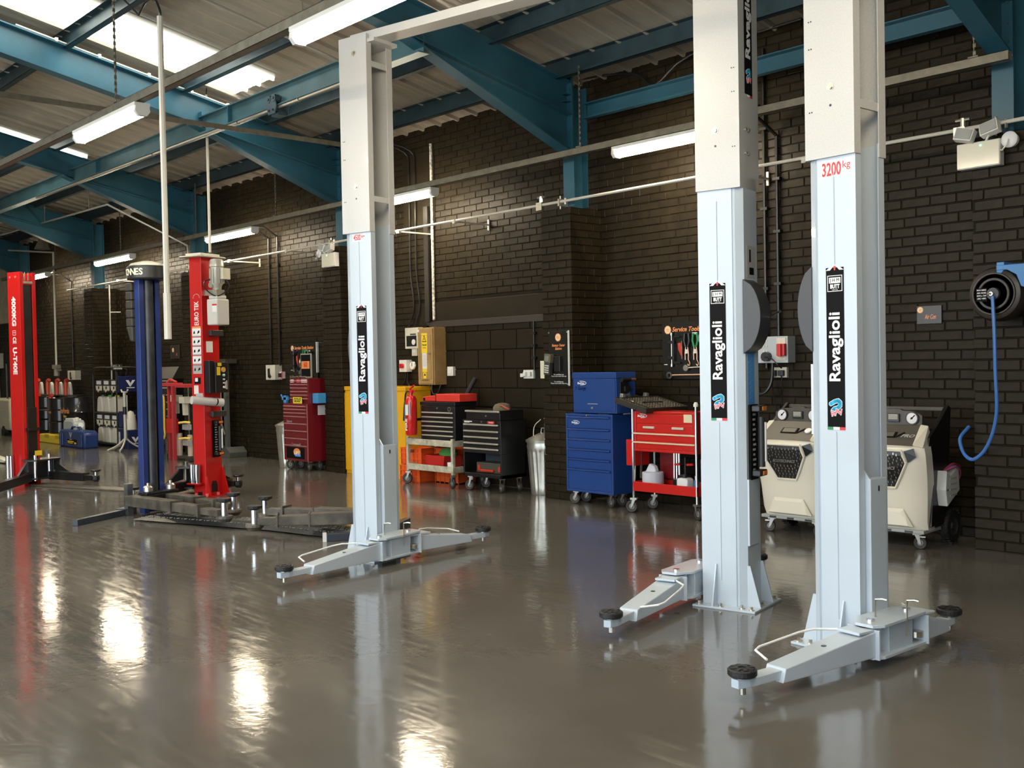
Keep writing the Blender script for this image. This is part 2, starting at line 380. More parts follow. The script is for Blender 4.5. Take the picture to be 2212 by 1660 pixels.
tag(t.build('tie_beam', BLUE), 'bright blue horizontal tie beam between the two nearest columns', 'beam')
# crane runway beam under the rafters
RY, RZ = 5.66, 4.10
b = MB(); b.box(-26.5, -7.26, RY-.06, RY+.06, RZ+.198, RZ+.21).box(-26.5, -7.26, RY-.06, RY+.06, RZ, RZ+.012).box(-26.5, -7.26, RY-.004, RY+.004, RZ+.012, RZ+.198)
rb = thing('crane_beam', 'long blue steel runway beam hung below the rafters', 'beam'); b.build('beam', mat('faded_blue_steel', (.065, .145, .175), .4, .2, var=.25, vscale=3), rb)
for xx in (-19.8, -15.6, -11.43, -7.3): MB().box(xx-.05, xx+.05, RY-.055, RY+.055, RZ+.2, RZ+.26).build('hanger_plate', BLUE, rb)
for xx in (-14.6, -10.75): MB().box(xx-.005, xx+.005, RY-.056, RY, RZ+.012, RZ+.198).build('stiffener', BLUE, rb)
q = W(600, 206, RY)
tr_ = thing('beam_trolley', 'dark grey four-wheeled push trolley riding on the blue runway beam', 'trolley', (q.x, RY, RZ-.02))
TG = mat('dark_blue_grey_metal', (.06, .10, .12), .45, .3)
for s in (-1, 1):
    MB().prism([(-.07, -.06), (.07, -.06), (.10, .02), (.07, .12), (-.07, .12), (-.10, .02)], 'y', s*.075-.006, s*.075+.006).build('side_plate', TG, tr_, bevel=.003)
    for k in (-1, 1): MB().cyl((k*.05, s*.085, .10), (k*.05, s*.02, .10), .04, 16).cyl((k*.05, s*.095, .10), (k*.05, s*.085, .10), .015, 6).build('wheel', TG, tr_, smooth=True)
    MB().cyl((s*.04, -.10, -.02), (s*.04, .10, -.02), .012, 8).build('spacer_bolt', TG, tr_)
MB().box(-.05, .09, -.05, .05, -.075, -.045).build('hook_bar', TG, tr_)
# ================================================================ LIGHTS AND SERVICES
TUBE = mat('lit_diffuser', (.9, .9, .85), .4, emit=(1.0, .85, .62), estr=36)
def batten(x0, x1, y, z, label, group):
    xc = (x0+x1)/2; L = x1-x0
    t = thing('strip_light', label, 'light', (xc, y, z), 0, group)
    MB().box(-L/2, L/2, -.062, .062, .0, .030).build('housing', WHT, t, bevel=.004)
    MB().prism([(-.05, 0), (-.055, -.035), (-.03, -.065), (.03, -.065), (.055, -.035), (.05, 0)], 'x', -L/2+.03, L/2-.03).build('diffuser', TUBE, t, smooth=True)
    for s in (-1, 1): MB().prism([(-.052, .01), (-.058, -.037), (-.032, -.07), (.032, -.07), (.058, -.037), (.052, .01)], 'x', s*(L/2-.03), s*(L/2+.005)).build('end_cap', WHT, t)
    return t
# galvanised trunking hung on chains, one near the wall, one over the bays
for nm, y, z0, x0, x1, lab in (('w', 7.30, 3.37, -24.5, -2.96, 'galvanised trunking running along the brick wall carrying the strip lights'), ('b', 3.30, 3.40, -25, 2.0, 'galvanised trunking hung on chains across the bays away from the wall')):
    t = thing('light_trunking', lab, 'trunking', (0, y, z0))
    b = MB(); b.box(x0, x1, -.032, .032, 0, .003).box(x0, x1, -.032, -.029, 0, .064).box(x0, x1, .029, .032, 0, .064).box(x0, x1, -.032, -.018, .061, .064).box(x0, x1, .018, .032, .061, .064)
    b.build('channel', GALV, t)
    xs = [-21.2, -18.0, -15.1, -12.7, -10.2, -6.97, -5.2, -3.2] if nm == 'w' else [-20.0, -16.2, -12.15, -8.15, -5.05, -1.5]
    for xx in xs:
        c = MB(); zt = (zr(y)-.2 if nm == 'w' else zr(y)-.03)-z0; k = 0; zz = .06
        while zz < zt:
            a = (.010, .003) if k % 2 else (.003, .010)
            c.box(xx-a[0], xx+a[0], -a[1], a[1], zz, zz+.030); zz += .026; k += 1
        c.box(xx-.035, xx+.035, -.03, .03, .048, .075)
        c.build('chain', GALV, t)
for xc, lab in ((-3.6+8.1-8.1, None),):
    pass
wl_lights = [((-6.52, -5.45), 'strip light on the wall trunking just left of the middle grey lift post'), ((-10.62, -9.22), 'strip light on the wall trunking touching the left grey lift post'),
             ((-14.72, -13.28), 'strip light on the wall trunking right of the red post with the motor'), ((-19.1, -17.5), 'strip light on the wall trunking above the blue lift post'), ((-23.2, -21.65), 'farthest strip light, above the red post lettered 4000KG')]
for (x0, x1), lab in wl_lights: batten(x0, x1, 7.30, 3.33, lab, 'strip lights under the trunking')
for x0 in (-9., -4.5, 0.): batten(x0, x0+1.4, -.4, 3.9, 'strip light %s over the entrance side, unseen and added for more warm light' % ('left', 'middle', 'right')[int((x0+9)/4.5)], 'added unseen strip lights over the entrance')  # unseen extra row, added to raise the warm ambient light
for (x0, x1), lab in [((-8.93, -7.66), 'large strip light hanging at upper left, right of the chain'), ((-5.44, -4.0), 'nearest strip light, cut off by the top edge of the picture'), ((-13.3, -11.93), 'strip light cut off by the left edge of the picture'), ((-17.2, -15.8), 'far strip light added to the hanging row, unseen beyond the left edge'), ((-2.0, -.6), 'strip light added to the hanging row, unseen over the camera side')]:  # last two fittings are out of view, added to light the room
    batten(x0, x1, 3.30, 3.36, lab, 'strip lights under the trunking')
# white pipe along the wall at pier-top height
def pipe(name, pts, r, m, label, cat='pipe', parts=(), smooth=0, group=None):
    t = thing(name, label, cat, pts[0], 0, group); o = Vector(pts[0]); P = [Vector(p)-o for p in pts]
    if smooth: P = smoothpath(P, smooth)
    MB().tube(P, r, 8).build('pipe', m, t, smooth=True)
    for nm, fn, mm in parts:
        b = MB(Matrix.Translation(-o)); fn(b); b.build(nm, mm, t)
    return t
WP = mat('white_pipe', (.66, .63, .54), .35)
GP = mat('grey_pipe', (.45, .44, .40), .35, .4)
def clip(x, y, z): return ('pipe_clip', lambda b, x=x: b.box(x-.012, x+.012, y-.02, WY-.02, z-.008, z+.008).box(x-.02, x+.02, y-.022, y+.022, z-.022, z+.022).box(x-.012, x+.012, WY-.03, WY-.015, z-.06, z+.06), WP)
pipe('air_pipe', [(-20.9, 7.40, 2.945), (-2.3, 7.40, 2.985)], .014, WP, 'white pipe running along the brick wall level with the pier tops',
     parts=[clip(x, 7.40, 2.96) for x in (-18.4, -16.6, -14.25, -12.6, -10.05, -9.0, -5.28, -4.6)] + [('beam_clamp', lambda b, x=x: b.box(x-.008, x+.008, 7.37, 7.52, 2.93, 3.0).cyl((x, 7.40, 2.90), (x, 7.40, 3.03), .008, 6).cyl((x+.07, 7.40, 2.94), (x+.07, 7.40, 3.0), .012, 6), ZINC) for x in (-19.85, -15.65, -11.5, -7.35, -3.1)]
     + [('valve', lambda b, x=x: b.cyl((x, 7.40, 2.96), (x, 7.40, 3.06), .018, 8).cyl((x-.05, 7.40, 3.05), (x+.05, 7.40, 3.05), .012, 8).box(x-.06, x+.02, 7.38, 7.42, 2.92, 3.0), ZINC) for x in (-7.62, -3.33)])
# pipe slung below the crane beam with hangers
a = G(82, 426, 3.93); 
q0 = W(82, 426, RY); q1 = W(735, 186, RY)
pz = (q0.z+q1.z)/2
hang = [W(x, 300, RY).x for x in (92, 196, 325, 508)]
pp = []
for px_, py_ in ((92, 415), (196, 375), (325, 322), (508, 249), (640, 210)):
    xx = W(px_, py_, RY-.05).x
    pp.append(('hanger', lambda b, xx=xx: b.cyl((xx, RY-.02, pz), (xx, RY-.02, RZ+.01), .006, 6).box(xx-.012, xx+.012, RY-.045, RY+.01, RZ-.012, RZ+.02).cyl((xx-.012, RY-.02, pz), (xx+.012, RY-.02, pz), .026, 10), ZINC))
pipe('hanging_pipe', [(q0.x, RY-.02, pz), (W(772, 172, RY).x, RY-.02, pz)], .017, GP, 'grey pipe slung on small hangers below the crane beam', parts=pp)
# the same run steps to a lower, farther pipe at the far left
c0, c1 = W(0, 508, 6.6), W(232, 442, 6.6)
def seg(p, q): return [tuple(p), tuple(q)]
pipe('air_pipe', [(c0.x-2, 6.6, c0.z+(c0.z-c1.z)*.3), tuple(c0), tuple(c1), tuple(W(405, 531, 7.25)), tuple(W(408, 556, 7.2))], .016, GP, 'grey pipe stepping down from the roof at far left to the red lift post',
     parts=[('hanger', lambda b, p=p: b.cyl(tuple(p), (p.x, p.y, p.z+.45), .006, 6), ZINC) for p in (W(97, 480, 6.6), W(192, 453, 6.6))])
# drop pipes
e0 = W(262, 22, 4.0); 
dpX, dpY = -8.6, 4.3
def drop(pxt, pyt, pxb, pyb, X, Y): 
    d = (Vector((X, Y, 0))).normalized()
    dist = math.hypot(X, Y)
    def z(px, py): dd = ray(px, py); return CAMH+dd.z*dist/math.hypot(dd.x, dd.y)
    return z(pxt, pyt), z(pxb, pyb)
g = G(364, 985); D1 = (W(352, 300, 3.15).x, 3.15)
zt, zb_ = drop(340, 35, 366, 727, *D1)
bend = smoothpath([(D1[0]-.35, 3.15, zt+.10), (D1[0]-.22, 3.15, zt+.16), (D1[0]-.08, 3.15, zt+.14), (D1[0], 3.15, zt+.04), (D1[0], 3.15, zt)], 3)
t = pipe('drop_pipe', [(D1[0], 3.15, zt), (D1[0], 3.15, zb_)], .021, WP, 'long white air pipe dropping from the roof beside the blue lift post')
o = Vector(t.location); MB(Matrix.Translation(-o)).tube(bend, .009, 6).build('cable', BLK, t, smooth=True); MB(Matrix.Translation(-o)).cyl((D1[0], 3.15, zb_-.02), (D1[0], 3.15, zb_+.3), .026, 10).build('sleeve', WP, t, smooth=True)
MB(Matrix.Translation(-o)).tube(smoothpath([(D1[0]-.35, 3.15, zt+.10), (D1[0]-.8, 3.0, 4.4), (D1[0]-1.0, 2.9, zr(2.9)-.25)], 4), .007, 6).build('feed_cable', BLK, t)
X2_, Y2_ = W(450, 400, 5.78).x, 5.78
zt, zb_ = drop(446, 205, 454, 546, X2_, Y2_)
pipe('drop_pipe', [(X2_, Y2_, zt), (X2_, Y2_, zb_)], .017, WP, 'white pipe dropping onto the head of the red post with the motor', parts=[('cable', lambda b: b.tube(smoothpath([(X2_, Y2_, zt), (X2_, Y2_, zt+.12), (X2_-.22, Y2_, zt+.22), (X2_-.5, Y2_, zt+.1), (X2_-.55, Y2_, zt+.02)], 4), .006, 6), BLK)])
p0, p1, p2 = W(0, 540, 7.3), W(115, 546, 7.3), W(123, 795, 7.3)
pipe('drop_pipe', [(p0.x-1, 7.3, p0.z+.05), tuple(p0), tuple(p1), (p1.x, 7.3, p2.z)], .02, WP, 'white pipe turning down the wall left of the far grey isolator', parts=[('regulator', lambda b: b.cyl((p1.x, 7.3, p2.z+.02), (p1.x, 7.3, p2.z-.16), .05, 10).box(p1.x-.04, p1.x+.22, 7.28, 7.32, p2.z-.06, p2.z-.03).box(p1.x-.1, p1.x+.1, 7.25, 7.35, p2.z-.02, p2.z+.06), ZINC)])
p1, p2 = W(236, 616, 7.55), W(241, 800, 7.55)
pipe('drop_pipe', [(p1.x, 7.55, p1.z), (p1.x, 7.55, p2.z-.5)], .014, GP, 'thin pipe dropping from the wall pipe behind the oil bottle rack', parts=[('bracket', lambda b: b.cyl((p1.x, 7.55, p1.z-.5), (p1.x+.12, 7.7, p1.z-.5), .012, 6), ZINC)])
# white cable clips along r2 rafter: slim conduit on the rafter top flange
xr = FX[2]
def onraf(Y): return 4.15+.203*(7.5-Y)+.02
pipe('rafter_conduit', [(xr+.05, 3.6, onraf(3.6)), (xr+.05, 6.3, onraf(6.3))], .010, WP, 'slim white conduit clipped on top of the bright blue rafter at upper left', cat='conduit',
     parts=[('clip', lambda b, y=y: b.box(xr+.03, xr+.075, y-.015, y+.015, onraf(y)-.02, onraf(y)+.022), WP) for y in (4.0, 4.45, 5.0, 5.5, 5.95)])
# grey angle braces between rafters
def brace(a, b_, label):
    a, b_ = Vector(a), Vector(b_); d = (b_-a); L = d.length; M = d.to_track_quat('X', 'Z').to_matrix().to_4x4(); M.translation = a
    o = MB().box(0, L, 0, .05, 0, .005).box(0, L, 0, .005, -.05, 0).build('diagonal_brace', GALV); o.matrix_world = M; tag(o, label, 'brace'); return o
brace((-10.50, 2.6, 4.02), (-10.50, 7.1, 4.02), 'galvanised angle bar running level to the wall behind the tall white air pipe')
def onroof(px, py, d):
    r = ray(px, py); k = (4.36+.203*7.45-d-CAMH)/(r.z+.203*r.y); return CP+r*k
a, b_ = onroof(440, -2, .55), onroof(736, 133, .55)
dirn = (a-b_); pipe('roof_pipe', [tuple(b_-dirn*.25), tuple(b_+dirn*1.5)], .013, GP, 'thin grey pipe sloping across the roof above the left grey lift post', parts=[('hanger', lambda b, p=onroof(655, 92, .55): b.cyl(tuple(p), (p.x, p.y, p.z+.5), .004, 6).box(p.x-.02, p.x+.02, p.y-.02, p.y+.02, p.z-.02, p.z+.02), ZINC)])
# black conduits down the wall
BC = mat('black_conduit', (.012, .011, .010), .35)
def conduit(xw, ztop, zbot, label, fx=None, r=.016):
    pts = [(fx, 7.36, ztop+.06), (xw-.2, 7.5, ztop+.06), (xw-.05, 7.7, ztop+.05), (xw, WY-.03, ztop-.08), (xw, WY-.03, ztop-.25), (xw, WY-.03, zbot)] if fx else [(xw, WY-.03, ztop), (xw, WY-.03, zbot)]
    pipe('cable_conduit', pts, r, BC, label, 'conduit', parts=[('saddle', lambda b, z=z: b.box(xw-.035, xw+.035, WY-.05, WY, z-.012, z+.012), BC) for z in (zbot+(ztop-zbot)*k for k in (.25, .5, .75))])
conduit(W(1684, 700).x, 3.40, 1.58, 'black conduit bending from the trunking down to the red-handled isolator', fx=W(1640, 250, 7.36).x)
conduit(W(1655, 600).x, 4.1, 1.3, 'black conduit running straight down the wall behind the middle grey lift post')
conduit(W(583, 600).x, 3.38, 1.44, 'left black conduit of the pair above the cream isolator', fx=W(556, 500, 7.36).x)
conduit(W(602, 600).x, 3.38, 1.40, 'right black conduit of the pair above the cream isolator', fx=W(575, 500, 7.36).x)
conduit(W(154, 600).x, 3.30, 1.45, 'black conduit above the small cream box at far left', fx=W(120, 590, 7.36).x)
conduit(W(1155, 740).x, 1.84, 1.30, 'thin conduit down the infilled doorway to the white double socket', r=.009)
t = MB(); xx = W(929, 600).x; t.box(xx-.05, xx+.03, WY-.07, WY-.01, 1.9, 3.3)
tag(t.build('cable_duct', mat('dark_duct_paint', (.016, .013, .010), .35)), 'dark boxed cable duct rising above the ochre electrical cabinet', 'duct')
pipe('cable_conduit', [(xx+.075, WY-.03, 4.05), (xx+.075, WY-.03, 1.92)], .018, mat('speckled_old_pipe', (.5, .48, .42), .5, var=.7, vscale=40), 'old white conduit with flaking paint beside the dark cable duct', 'conduit')
for k, (dx, lab) in enumerate(((-.42, 'black cable looping from the roof left of the flaking white conduit'), (-.30, 'second black cable looping down right next to the first'))):
    pipe('hanging_cable', [(xx+dx-.25, 7.5, 4.15), (xx+dx, WY-.06, 4.02), (xx+dx+.06, WY-.04, 3.7), (xx+dx+.04, WY-.03, 2.6), (xx+dx+.1, WY-.03, 2.1), (xx+dx-.02, WY-.04, 1.84)], .010, BLK, lab, 'cable', smooth=4)
q = [W(1240, 175), W(1370, 160), W(1420, 185), W(1500, 120)]
pipe('hanging_cable', [(p.x, WY-.06, p.z) for p in q]+[(-4.9, WY-.06, 4.25)], .012, BLK, 'black cable drooping under the eaves between the two nearest columns', 'cable', smooth=4)

# ================================================================ WALL FITTINGS
def emergency(px, py, Y, mirror, label):
    q = W(px, py, Y); t = thing('emergency_light', label, 'emergency light', (q.x, PY, q.z), 0)
    d = -(PY-Y)
    MB().box(-.15, .15, d, -.002, -.09, .09).build('case', WHT, t, bevel=.004)
    MB().box(-.147, .147, d-.008, d, -.085, .085).build('cover', mat('shiny_cream_cover', (.72, .70, .58), .12), t, bevel=.003)
    for s, a, y in ((-.08, 14, .0), (.09, -14, .02)):
        M = Matrix.Translation((s*mirror, d-.05, .15+y)) @ Matrix.Rotation(math.radians(a*mirror), 4, 'Y') @ Matrix.Rotation(math.radians(-15), 4, 'X')
        h = MB(M).box(-.065, .065, .0, .06, -.045, .045).build('lamp_head', WHT, t, bevel=.004)
        MB(M).box(-.055, .055, -.006, 0, -.036, .036).build('lens', mat('lamp_glass', (.45, .45, .42), .08), h)
        MB().cyl((s*mirror*.6, d-.0, .085), (s*mirror, d-.03, .12), .008, 6).build('stalk', WHT, t)
    MB().cyl((.02*mirror, d-.012, .06), (.02*mirror, d-.004, .06), .006, 8).build('indicator_lamp', mat('green_led', (.1, .8, .3), .3, emit=(.1, 1, .35), estr=3), t)
    return t
emergency(2113, 334, 7.38, 1, 'twin-head emergency light on the pier at the right edge')
emergency(709, 562, 7.38, -1, 'twin-head emergency light on the pier left of the left grey lift post')
def rbox_thing(name, px, py, Y, w, h, d, m, label, cat, extra=None, back=None):
    q = W(px, py, Y-d); back = back or Y; t = thing(name, label, cat, (q.x, back, q.z))
    MB().box(-w/2, w/2, -d, 0, -h/2, h/2).build('case', m, t, bevel=.004)
    if extra: extra(t, d)
    return t
def ex_bell(t, d): 
    MB().lathe([(.0, -d-.012), (.035, -d-.012), (.052, -d-.004), (.056, -d)], n=20, ax='y').build('dial', PRW, t, smooth=True); MB().tube([(0, -d-.014, 0), (-.005, -d-.03, -.04), (-.04, -d-.02, -.07), (-.08, -d, -.055)], .006).build('cable', WHT, t)
t = thing('junction_box', 'round white junction box beside the emergency light at the right edge', 'box', (W(2180, 301, 7.4).x, PY, W(2180, 301, 7.4).z)); MB().lathe([(.048, 0), (.05, -.04), (.044, -.05)], n=20, ax='y').build('case', WHT, t, smooth=True); ex_bell(t, .05)
t = thing('junction_box', 'small round white junction box left of the far emergency light', 'box', (W(689, 548, 7.4).x, PY, W(689, 548, 7.4).z)); MB().lathe([(.048, 0), (.05, -.04), (.044, -.05)], n=20, ax='y').build('case', WHT, t, smooth=True); ex_bell(t, .05)
# ochre electrical cabinet
q0, q1 = W(901, 709, 7.72), W(938, 832, 7.72)
OCH = mat('ochre_cabinet_paint', (.36, .23, .085), .5, var=.15, vscale=9)
cw, ch = q1.x-q0.x, q0.z-q1.z
t = thing('electrical_cabinet', 'ochre steel electrical cabinet with yellow danger sign', 'cabinet', (q0.x, WY, q1.z))
MB().box(0, cw, -.19, 0, 0, ch).build('body', OCH, t, bevel=.004)
MB().box(.012, cw-.012, -.205, -.19, .012, ch-.012).build('door', OCH, t, bevel=.003)
b = MB(); 
for x0, x1, z0, z1 in ((.045, .05, .07, ch-.09), (cw-.05, cw-.045, .07, ch-.09), (.045, cw-.045, .07, .075), (.045, cw-.045, ch-.095, ch-.09)): b.box(x0, x1, -.209, -.204, z0, z1)
b.build('door_moulding', OCH, t)
MB().box(cw-.085, cw-.045, -.222, -.205, ch*.53, ch*.545).cyl((cw-.07, -.225, ch*.56), (cw-.07, -.205, ch*.56), .012, 8).build('latch', ZINC, t)
M = fmat((cw*.46, -.206, ch*.72)); decal(M, [(-.055, .055, -.115, .125)], m=PRY, parent=t, name='danger_sign')
decal(M, polys=[[(-.042, .02), (.042, .02), (0, .105)]], m=PRB, parent=t, name='danger_triangle', lift=.001); decal(M, polys=[[(-.030, .028), (.030, .028), (0, .088)]], m=PRY, parent=t, name='danger_triangle', lift=.002)
decal(M, polys=[[(.006, .075), (-.010, .050), (-.001, .050), (-.006, .032), (.010, .056), (.001, .056)]], m=PRB, parent=t, name='lightning_symbol', lift=.003)
text('Danger', .032, M @ Matrix.Translation((0, -.015, .001)), PRB, t, bold=.02); text('415 volts', .018, M @ Matrix.Translation((0, -.05, .001)), PRB, t)
decal(M, [(-.045, .045, -.30, -.115)], m=WHT, parent=t, name='notice_label'); decal(M, [(-.045, .045, -.34, -.30)], m=PRY, parent=t, name='notice_label'); decal(M, [(-.028, .028, -.42, -.345)], m=PRY, parent=t, name='notice_label')
decal(M, polys=[[(-.018, -.385), (.018, -.385), (0, -.355)]], m=PRB, parent=t, name='danger_triangle', lift=.001)
decal(M, [(-.03, .03, -.14-k*.018, -.135-k*.018) for k in range(8)], m=PRS, parent=t, name='printed_lines', lift=.001)
MB().box(cw*.04, cw*.14, -.209, -.205, ch-.05, ch-.02).build('rating_label', WHT, t); MB().box(.08, cw-.09, -.208, -.204, .055, .06).build('scratch', PRB, t)
def ex_switch(t, d): MB().box(-.03, .03, -d-.006, -d, -.03, .03).build('switch_plate', WHT, t, bevel=.002)
rbox_thing('socket_outlet', 955, 803, 7.80, .11, .11, .05, WHT, 'white socket box on the right side of the ochre cabinet', 'socket', ex_switch, back=WY)
def ex_iso(t, d):
    MB().cyl((0, -d-.035, 0), (0, -d, 0), .03, 14).build('rotary_switch', mat('signal_red_plastic', (.55, .03, .02), .4), t, smooth=True); MB().box(-.008, .008, -d-.05, -d-.03, -.028, .028).build('handle', PRR, t)
rbox_thing('isolator_switch', 870, 791, WY, .15, .15, .09, WHT, 'white isolator with red dial left of the ochre cabinet', 'switch', lambda t, d: (ex_iso(t, d), MB().tube(smoothpath([(0, -.04, -.07), (-.02, -.04, -.18), (-.16, -.04, -.27)], 4), .010).tube(smoothpath([(.04, -.04, -.07), (.03, -.04, -.2), (.1, -.04, -.30)], 4), .010).build('cable', BLK, t, smooth=True)))
def ex_meter(t, d):
    MB().box(-.10, .10, -d-.004, -d, -.10, .03).build('window', mat('smoked_window', (.02, .02, .02), .1), t); MB().cyl((.05, -d-.012, -.05), (.05, -d, -.05), .035, 14).build('dial', WHT, t, smooth=True); MB().box(-.02, .09, -d-.008, -d, .04, .055).build('bar', DKG, t)
rbox_thing('electricity_meter', 889, 731, WY, .27, .26, .08, CRM, 'cream electricity meter at the left of the ochre cabinet', 'meter', ex_meter)
rbox_thing('socket_outlet', 895, 757, WY, .11, .14, .05, CRM, 'cream single box below the electricity meter', 'socket', ex_switch)
t = thing('pressure_gauge', 'small round white gauge under the cream meter', 'gauge', (W(893, 790).x, WY, W(893, 790).z)); MB().lathe([(.055, 0), (.058, -.03), (.05, -.04)], n=18, ax='y').build('case', ZINC, t, smooth=True); MB().cyl((0, -.042, 0), (0, -.038, 0), .046, 18).build('dial', PRW, t); MB().box(-.003, .003, -.046, -.042, -.01, .035).build('needle', PRB, t)
pipe('hanging_cable', [(q0.x+.12, WY-.08, q1.z), (q0.x+.13, WY-.08, q1.z-.10), (q0.x+.20, WY-.06, q1.z-.11), (q0.x+.24, WY-.05, q1.z-.02), (q0.x+.24, WY-.04, q1.z+.02)], .012, BLK, 'black cable loop under the ochre cabinet', 'cable', smooth=4)
def ex_double(t, d):
    for s in (-1, 1): MB().box(s*.038-.02, s*.038+.02, -d-.028, -d, -.02, .025).build('plug', WHT, t, bevel=.003)
    MB().box(-.10, -.055, -d-.03, -d, -.03, .01).build('charger', WHT, t, bevel=.003)
rbox_thing('socket_outlet', 1141, 809, WY, .16, .095, .04, WHT, 'white double socket on the infilled doorway', 'socket', ex_double)
def ex_d2(t, d):
    for s in (-1, 1):
        MB().box(s*.038-.025, s*.038+.025, -d-.035, -d, -.03, .02).build('plug', BLK, t, bevel=.004)
        MB().tube(smoothpath([(s*.038, -d-.02, -.03), (s*.05, -d-.02, -.15), (s*.02+.02, -d-.01, -.4), (.07+s*.06, -.02, -.6)], 4), .005, 6).build('cable', BLK, t, smooth=True)
rbox_thing('socket_outlet', 1682, 805, WY, .16, .09, .035, CRM, 'cream double socket with two black plugs right of the middle grey post', 'socket', ex_d2)
def ex_isoR(t, d):
    MB().box(.06, .15, -d-.004, -d, -.09, .10).build('yellow_plate', CRM, t); MB().box(.08, .16, -d-.04, -d, -.055, .05).build('rotary_handle', mat('red_handle', (.6, .03, .03), .35), t, bevel=.006); MB().box(.105, .135, -d-.06, -d-.04, -.06, .05).build('grip', mat('red_handle', (.6, .03, .03), .35), t, bevel=.004)
    b = MB(); 
    for k in range(3): b.cyl((-.07, -d-.006, .08-k*.045), (-.07, -d, .08-k*.045), .012, 8).cyl((-.04, -d-.006, .08-k*.045), (-.04, -d, .08-k*.045), .009, 8)
    b.build('gland_hole', ZINC, t); MB().cyl((-.03, -d-.05, -.06), (-.03, -d, -.06), .042, 10).build('plug', BLK, t)
    MB().tube(smoothpath([(-.03, -d-.05, -.06), (.05, -d-.06, -.08), (.10, -d-.05, -.13), (.12, -d-.02, -.16)], 4), .006).build('cable', BLK, t, smooth=True)
rbox_thing('isolator_switch', 1665, 756, WY, .34, .23, .12, mat('light_grey_box', (.45, .50, .53), .4), 'grey interlocked socket with red handle right of the middle grey post', 'switch', ex_isoR)
q = W(1640, 820, 7.85)
pipe('hanging_cable', [(q.x+.03, 7.84, q.z+.2), (q.x-.06, 7.8, q.z+.05), (q.x-.02, 7.78, q.z-.1), (q.x+.09, 7.78, q.z-.12), (q.x+.16, 7.8, q.z-.02), (q.x+.15, 7.84, q.z+.2)], .014, BLK, 'thick black cable looped under the grey interlocked socket', 'cable', smooth=4)
def ex_isoL(t, d): MB().prism([(-.045, .05), (-.015, .06), (-.01, -.02), (.03, -.06), (0, -.085), (-.045, -.07)], 'y', -d-.02, -d).build('lever', BLK, t)
rbox_thing('isolator_switch', 584, 805, WY, .27, .22, .12, CRM, 'cream isolator box with a black lever beside the garbage bin', 'switch', ex_isoL)
def ex_sk(t, d): MB().box(-.02, .05, -d-.02, -d, -.03, .03).build('plug', BLK, t); MB().box(.055, .085, -d-.004, -d, -.045, .045).build('red_strip', PRR, t)
rbox_thing('socket_outlet', 604, 811, WY, .17, .10, .05, WHT, 'white socket with a red stripe right of the cream isolator box', 'socket', ex_sk)
rbox_thing('isolator_switch', 154, 811, WY, .42, .19, .12, CRM, 'small cream switch box left of the oil bottle rack', 'switch', ex_isoL)
o = MB().box(-.028, .028, -.012, 0, -.09, .09).build('reflector_strip', mat('glow_strip', (.72, .70, .50), .4), None, bevel=.002); q = W(1173, 799, 7.45); o.location = (q.x, PY, q.z); tag(o, 'pale upright strip on the pier edge beside the battery board', 'strip')
# boards
def board(name, p0, p1, Y, label, title=None, m=None, lines=(), th=.012):
    a, b_ = W(*p0, Y), W(*p1, Y); w_, h_ = b_.x-a.x, a.z-b_.z
    t = thing(name, label, 'sign', (a.x, Y, b_.z)); MB().box(0, w_, 0, th, 0, h_).build('panel', m or mat('black_acrylic_board', (.012, .011, .010), .25), t, bevel=.002)
    return t, w_, h_
def badge(t, x, z, r, y=0):
    M = fmat((x, y, z)); decal(M, polys=[disc(0, 0, r, 10)], m=PRO, parent=t, name='badge', lift=.001); decal(M, polys=[disc(0, 0, r*.84, 10)], m=mat('decal_cream', (.85, .70, .45), .4), parent=t, name='badge_centre', lift=.002)
    decal(M, [(-r*.5, r*.5, r*.15, r*.22), (-r*.6, r*.6, -.04*r, .04*r), (-r*.4, r*.4, -.3*r, -.22*r), (-.03*r, .03*r, -.5*r, .4*r)], m=PRO, parent=t, name='badge_lines', lift=.003)
t, w_, h_ = board('station_board', (1184, 716), (1229, 834), 7.43, 'black battery tester station board on the brick pier')
badge(t, w_*.5, h_*.88, .042); M = fmat((0, 0, 0))
text('Battery Tester', .036, fmat((w_*.5, 0, h_*.735)), PRO, t, shear=.3, bold=.02, width=w_*.66); text('Station', .036, fmat((w_*.5, 0, h_*.675)), PRO, t, shear=.3, bold=.02, width=w_*.34)
for zz, wd in ((.205, .5), (.175, .75), (.075, .45), (.045, .8)): text('Please return tester after use' if wd > .6 else 'For workshop use', .02, fmat((w_*.5, 0, h_*zz)), PRW, t, width=w_*wd)
for x_, z_ in ((.04, .97), (.95, .97), (.95, .03)): MB().cyl((w_*x_, -.004, h_*z_), (w_*x_, 0, h_*z_), .008, 10).build('screw_cap', ZINC, t)
MB().box(w_-.003, w_+.006, -.004, .014, .0, h_).build('edge_strip', PRW, t); MB().box(w_*.38, w_*.68, -.035, 0, h_*.26, h_*.54).build('holder', BLK, t, bevel=.004)
bt = thing('battery_tester', 'handheld grey battery tester hanging on the black board', 'tester', (t.location.x+w_*.14, 7.38, t.location.z+h_*.42))
M = Matrix.Rotation(math.radians(6), 4, 'Y'); MB(M).box(-.035, .045, -.02, .035, -.12, .0).build('body', DKG, bt, bevel=.006); MB(M).box(-.04, .05, -.022, .035, 0, .09).build('head', mat('khaki_plastic', (.11, .10, .07), .4), bt, bevel=.006); MB(M).box(-.02, .03, -.026, -.02, .015, .07).build('screen', mat('lcd_screen', (.22, .24, .20), .2), bt)
b = MB(M)
for k in range(4):
    for j in range(3): b.box(-.02+j*.02, -.006+j*.02, -.025, -.02, -.10+k*.022, -.088+k*.022)
b.build('keypad', WHT, bt)
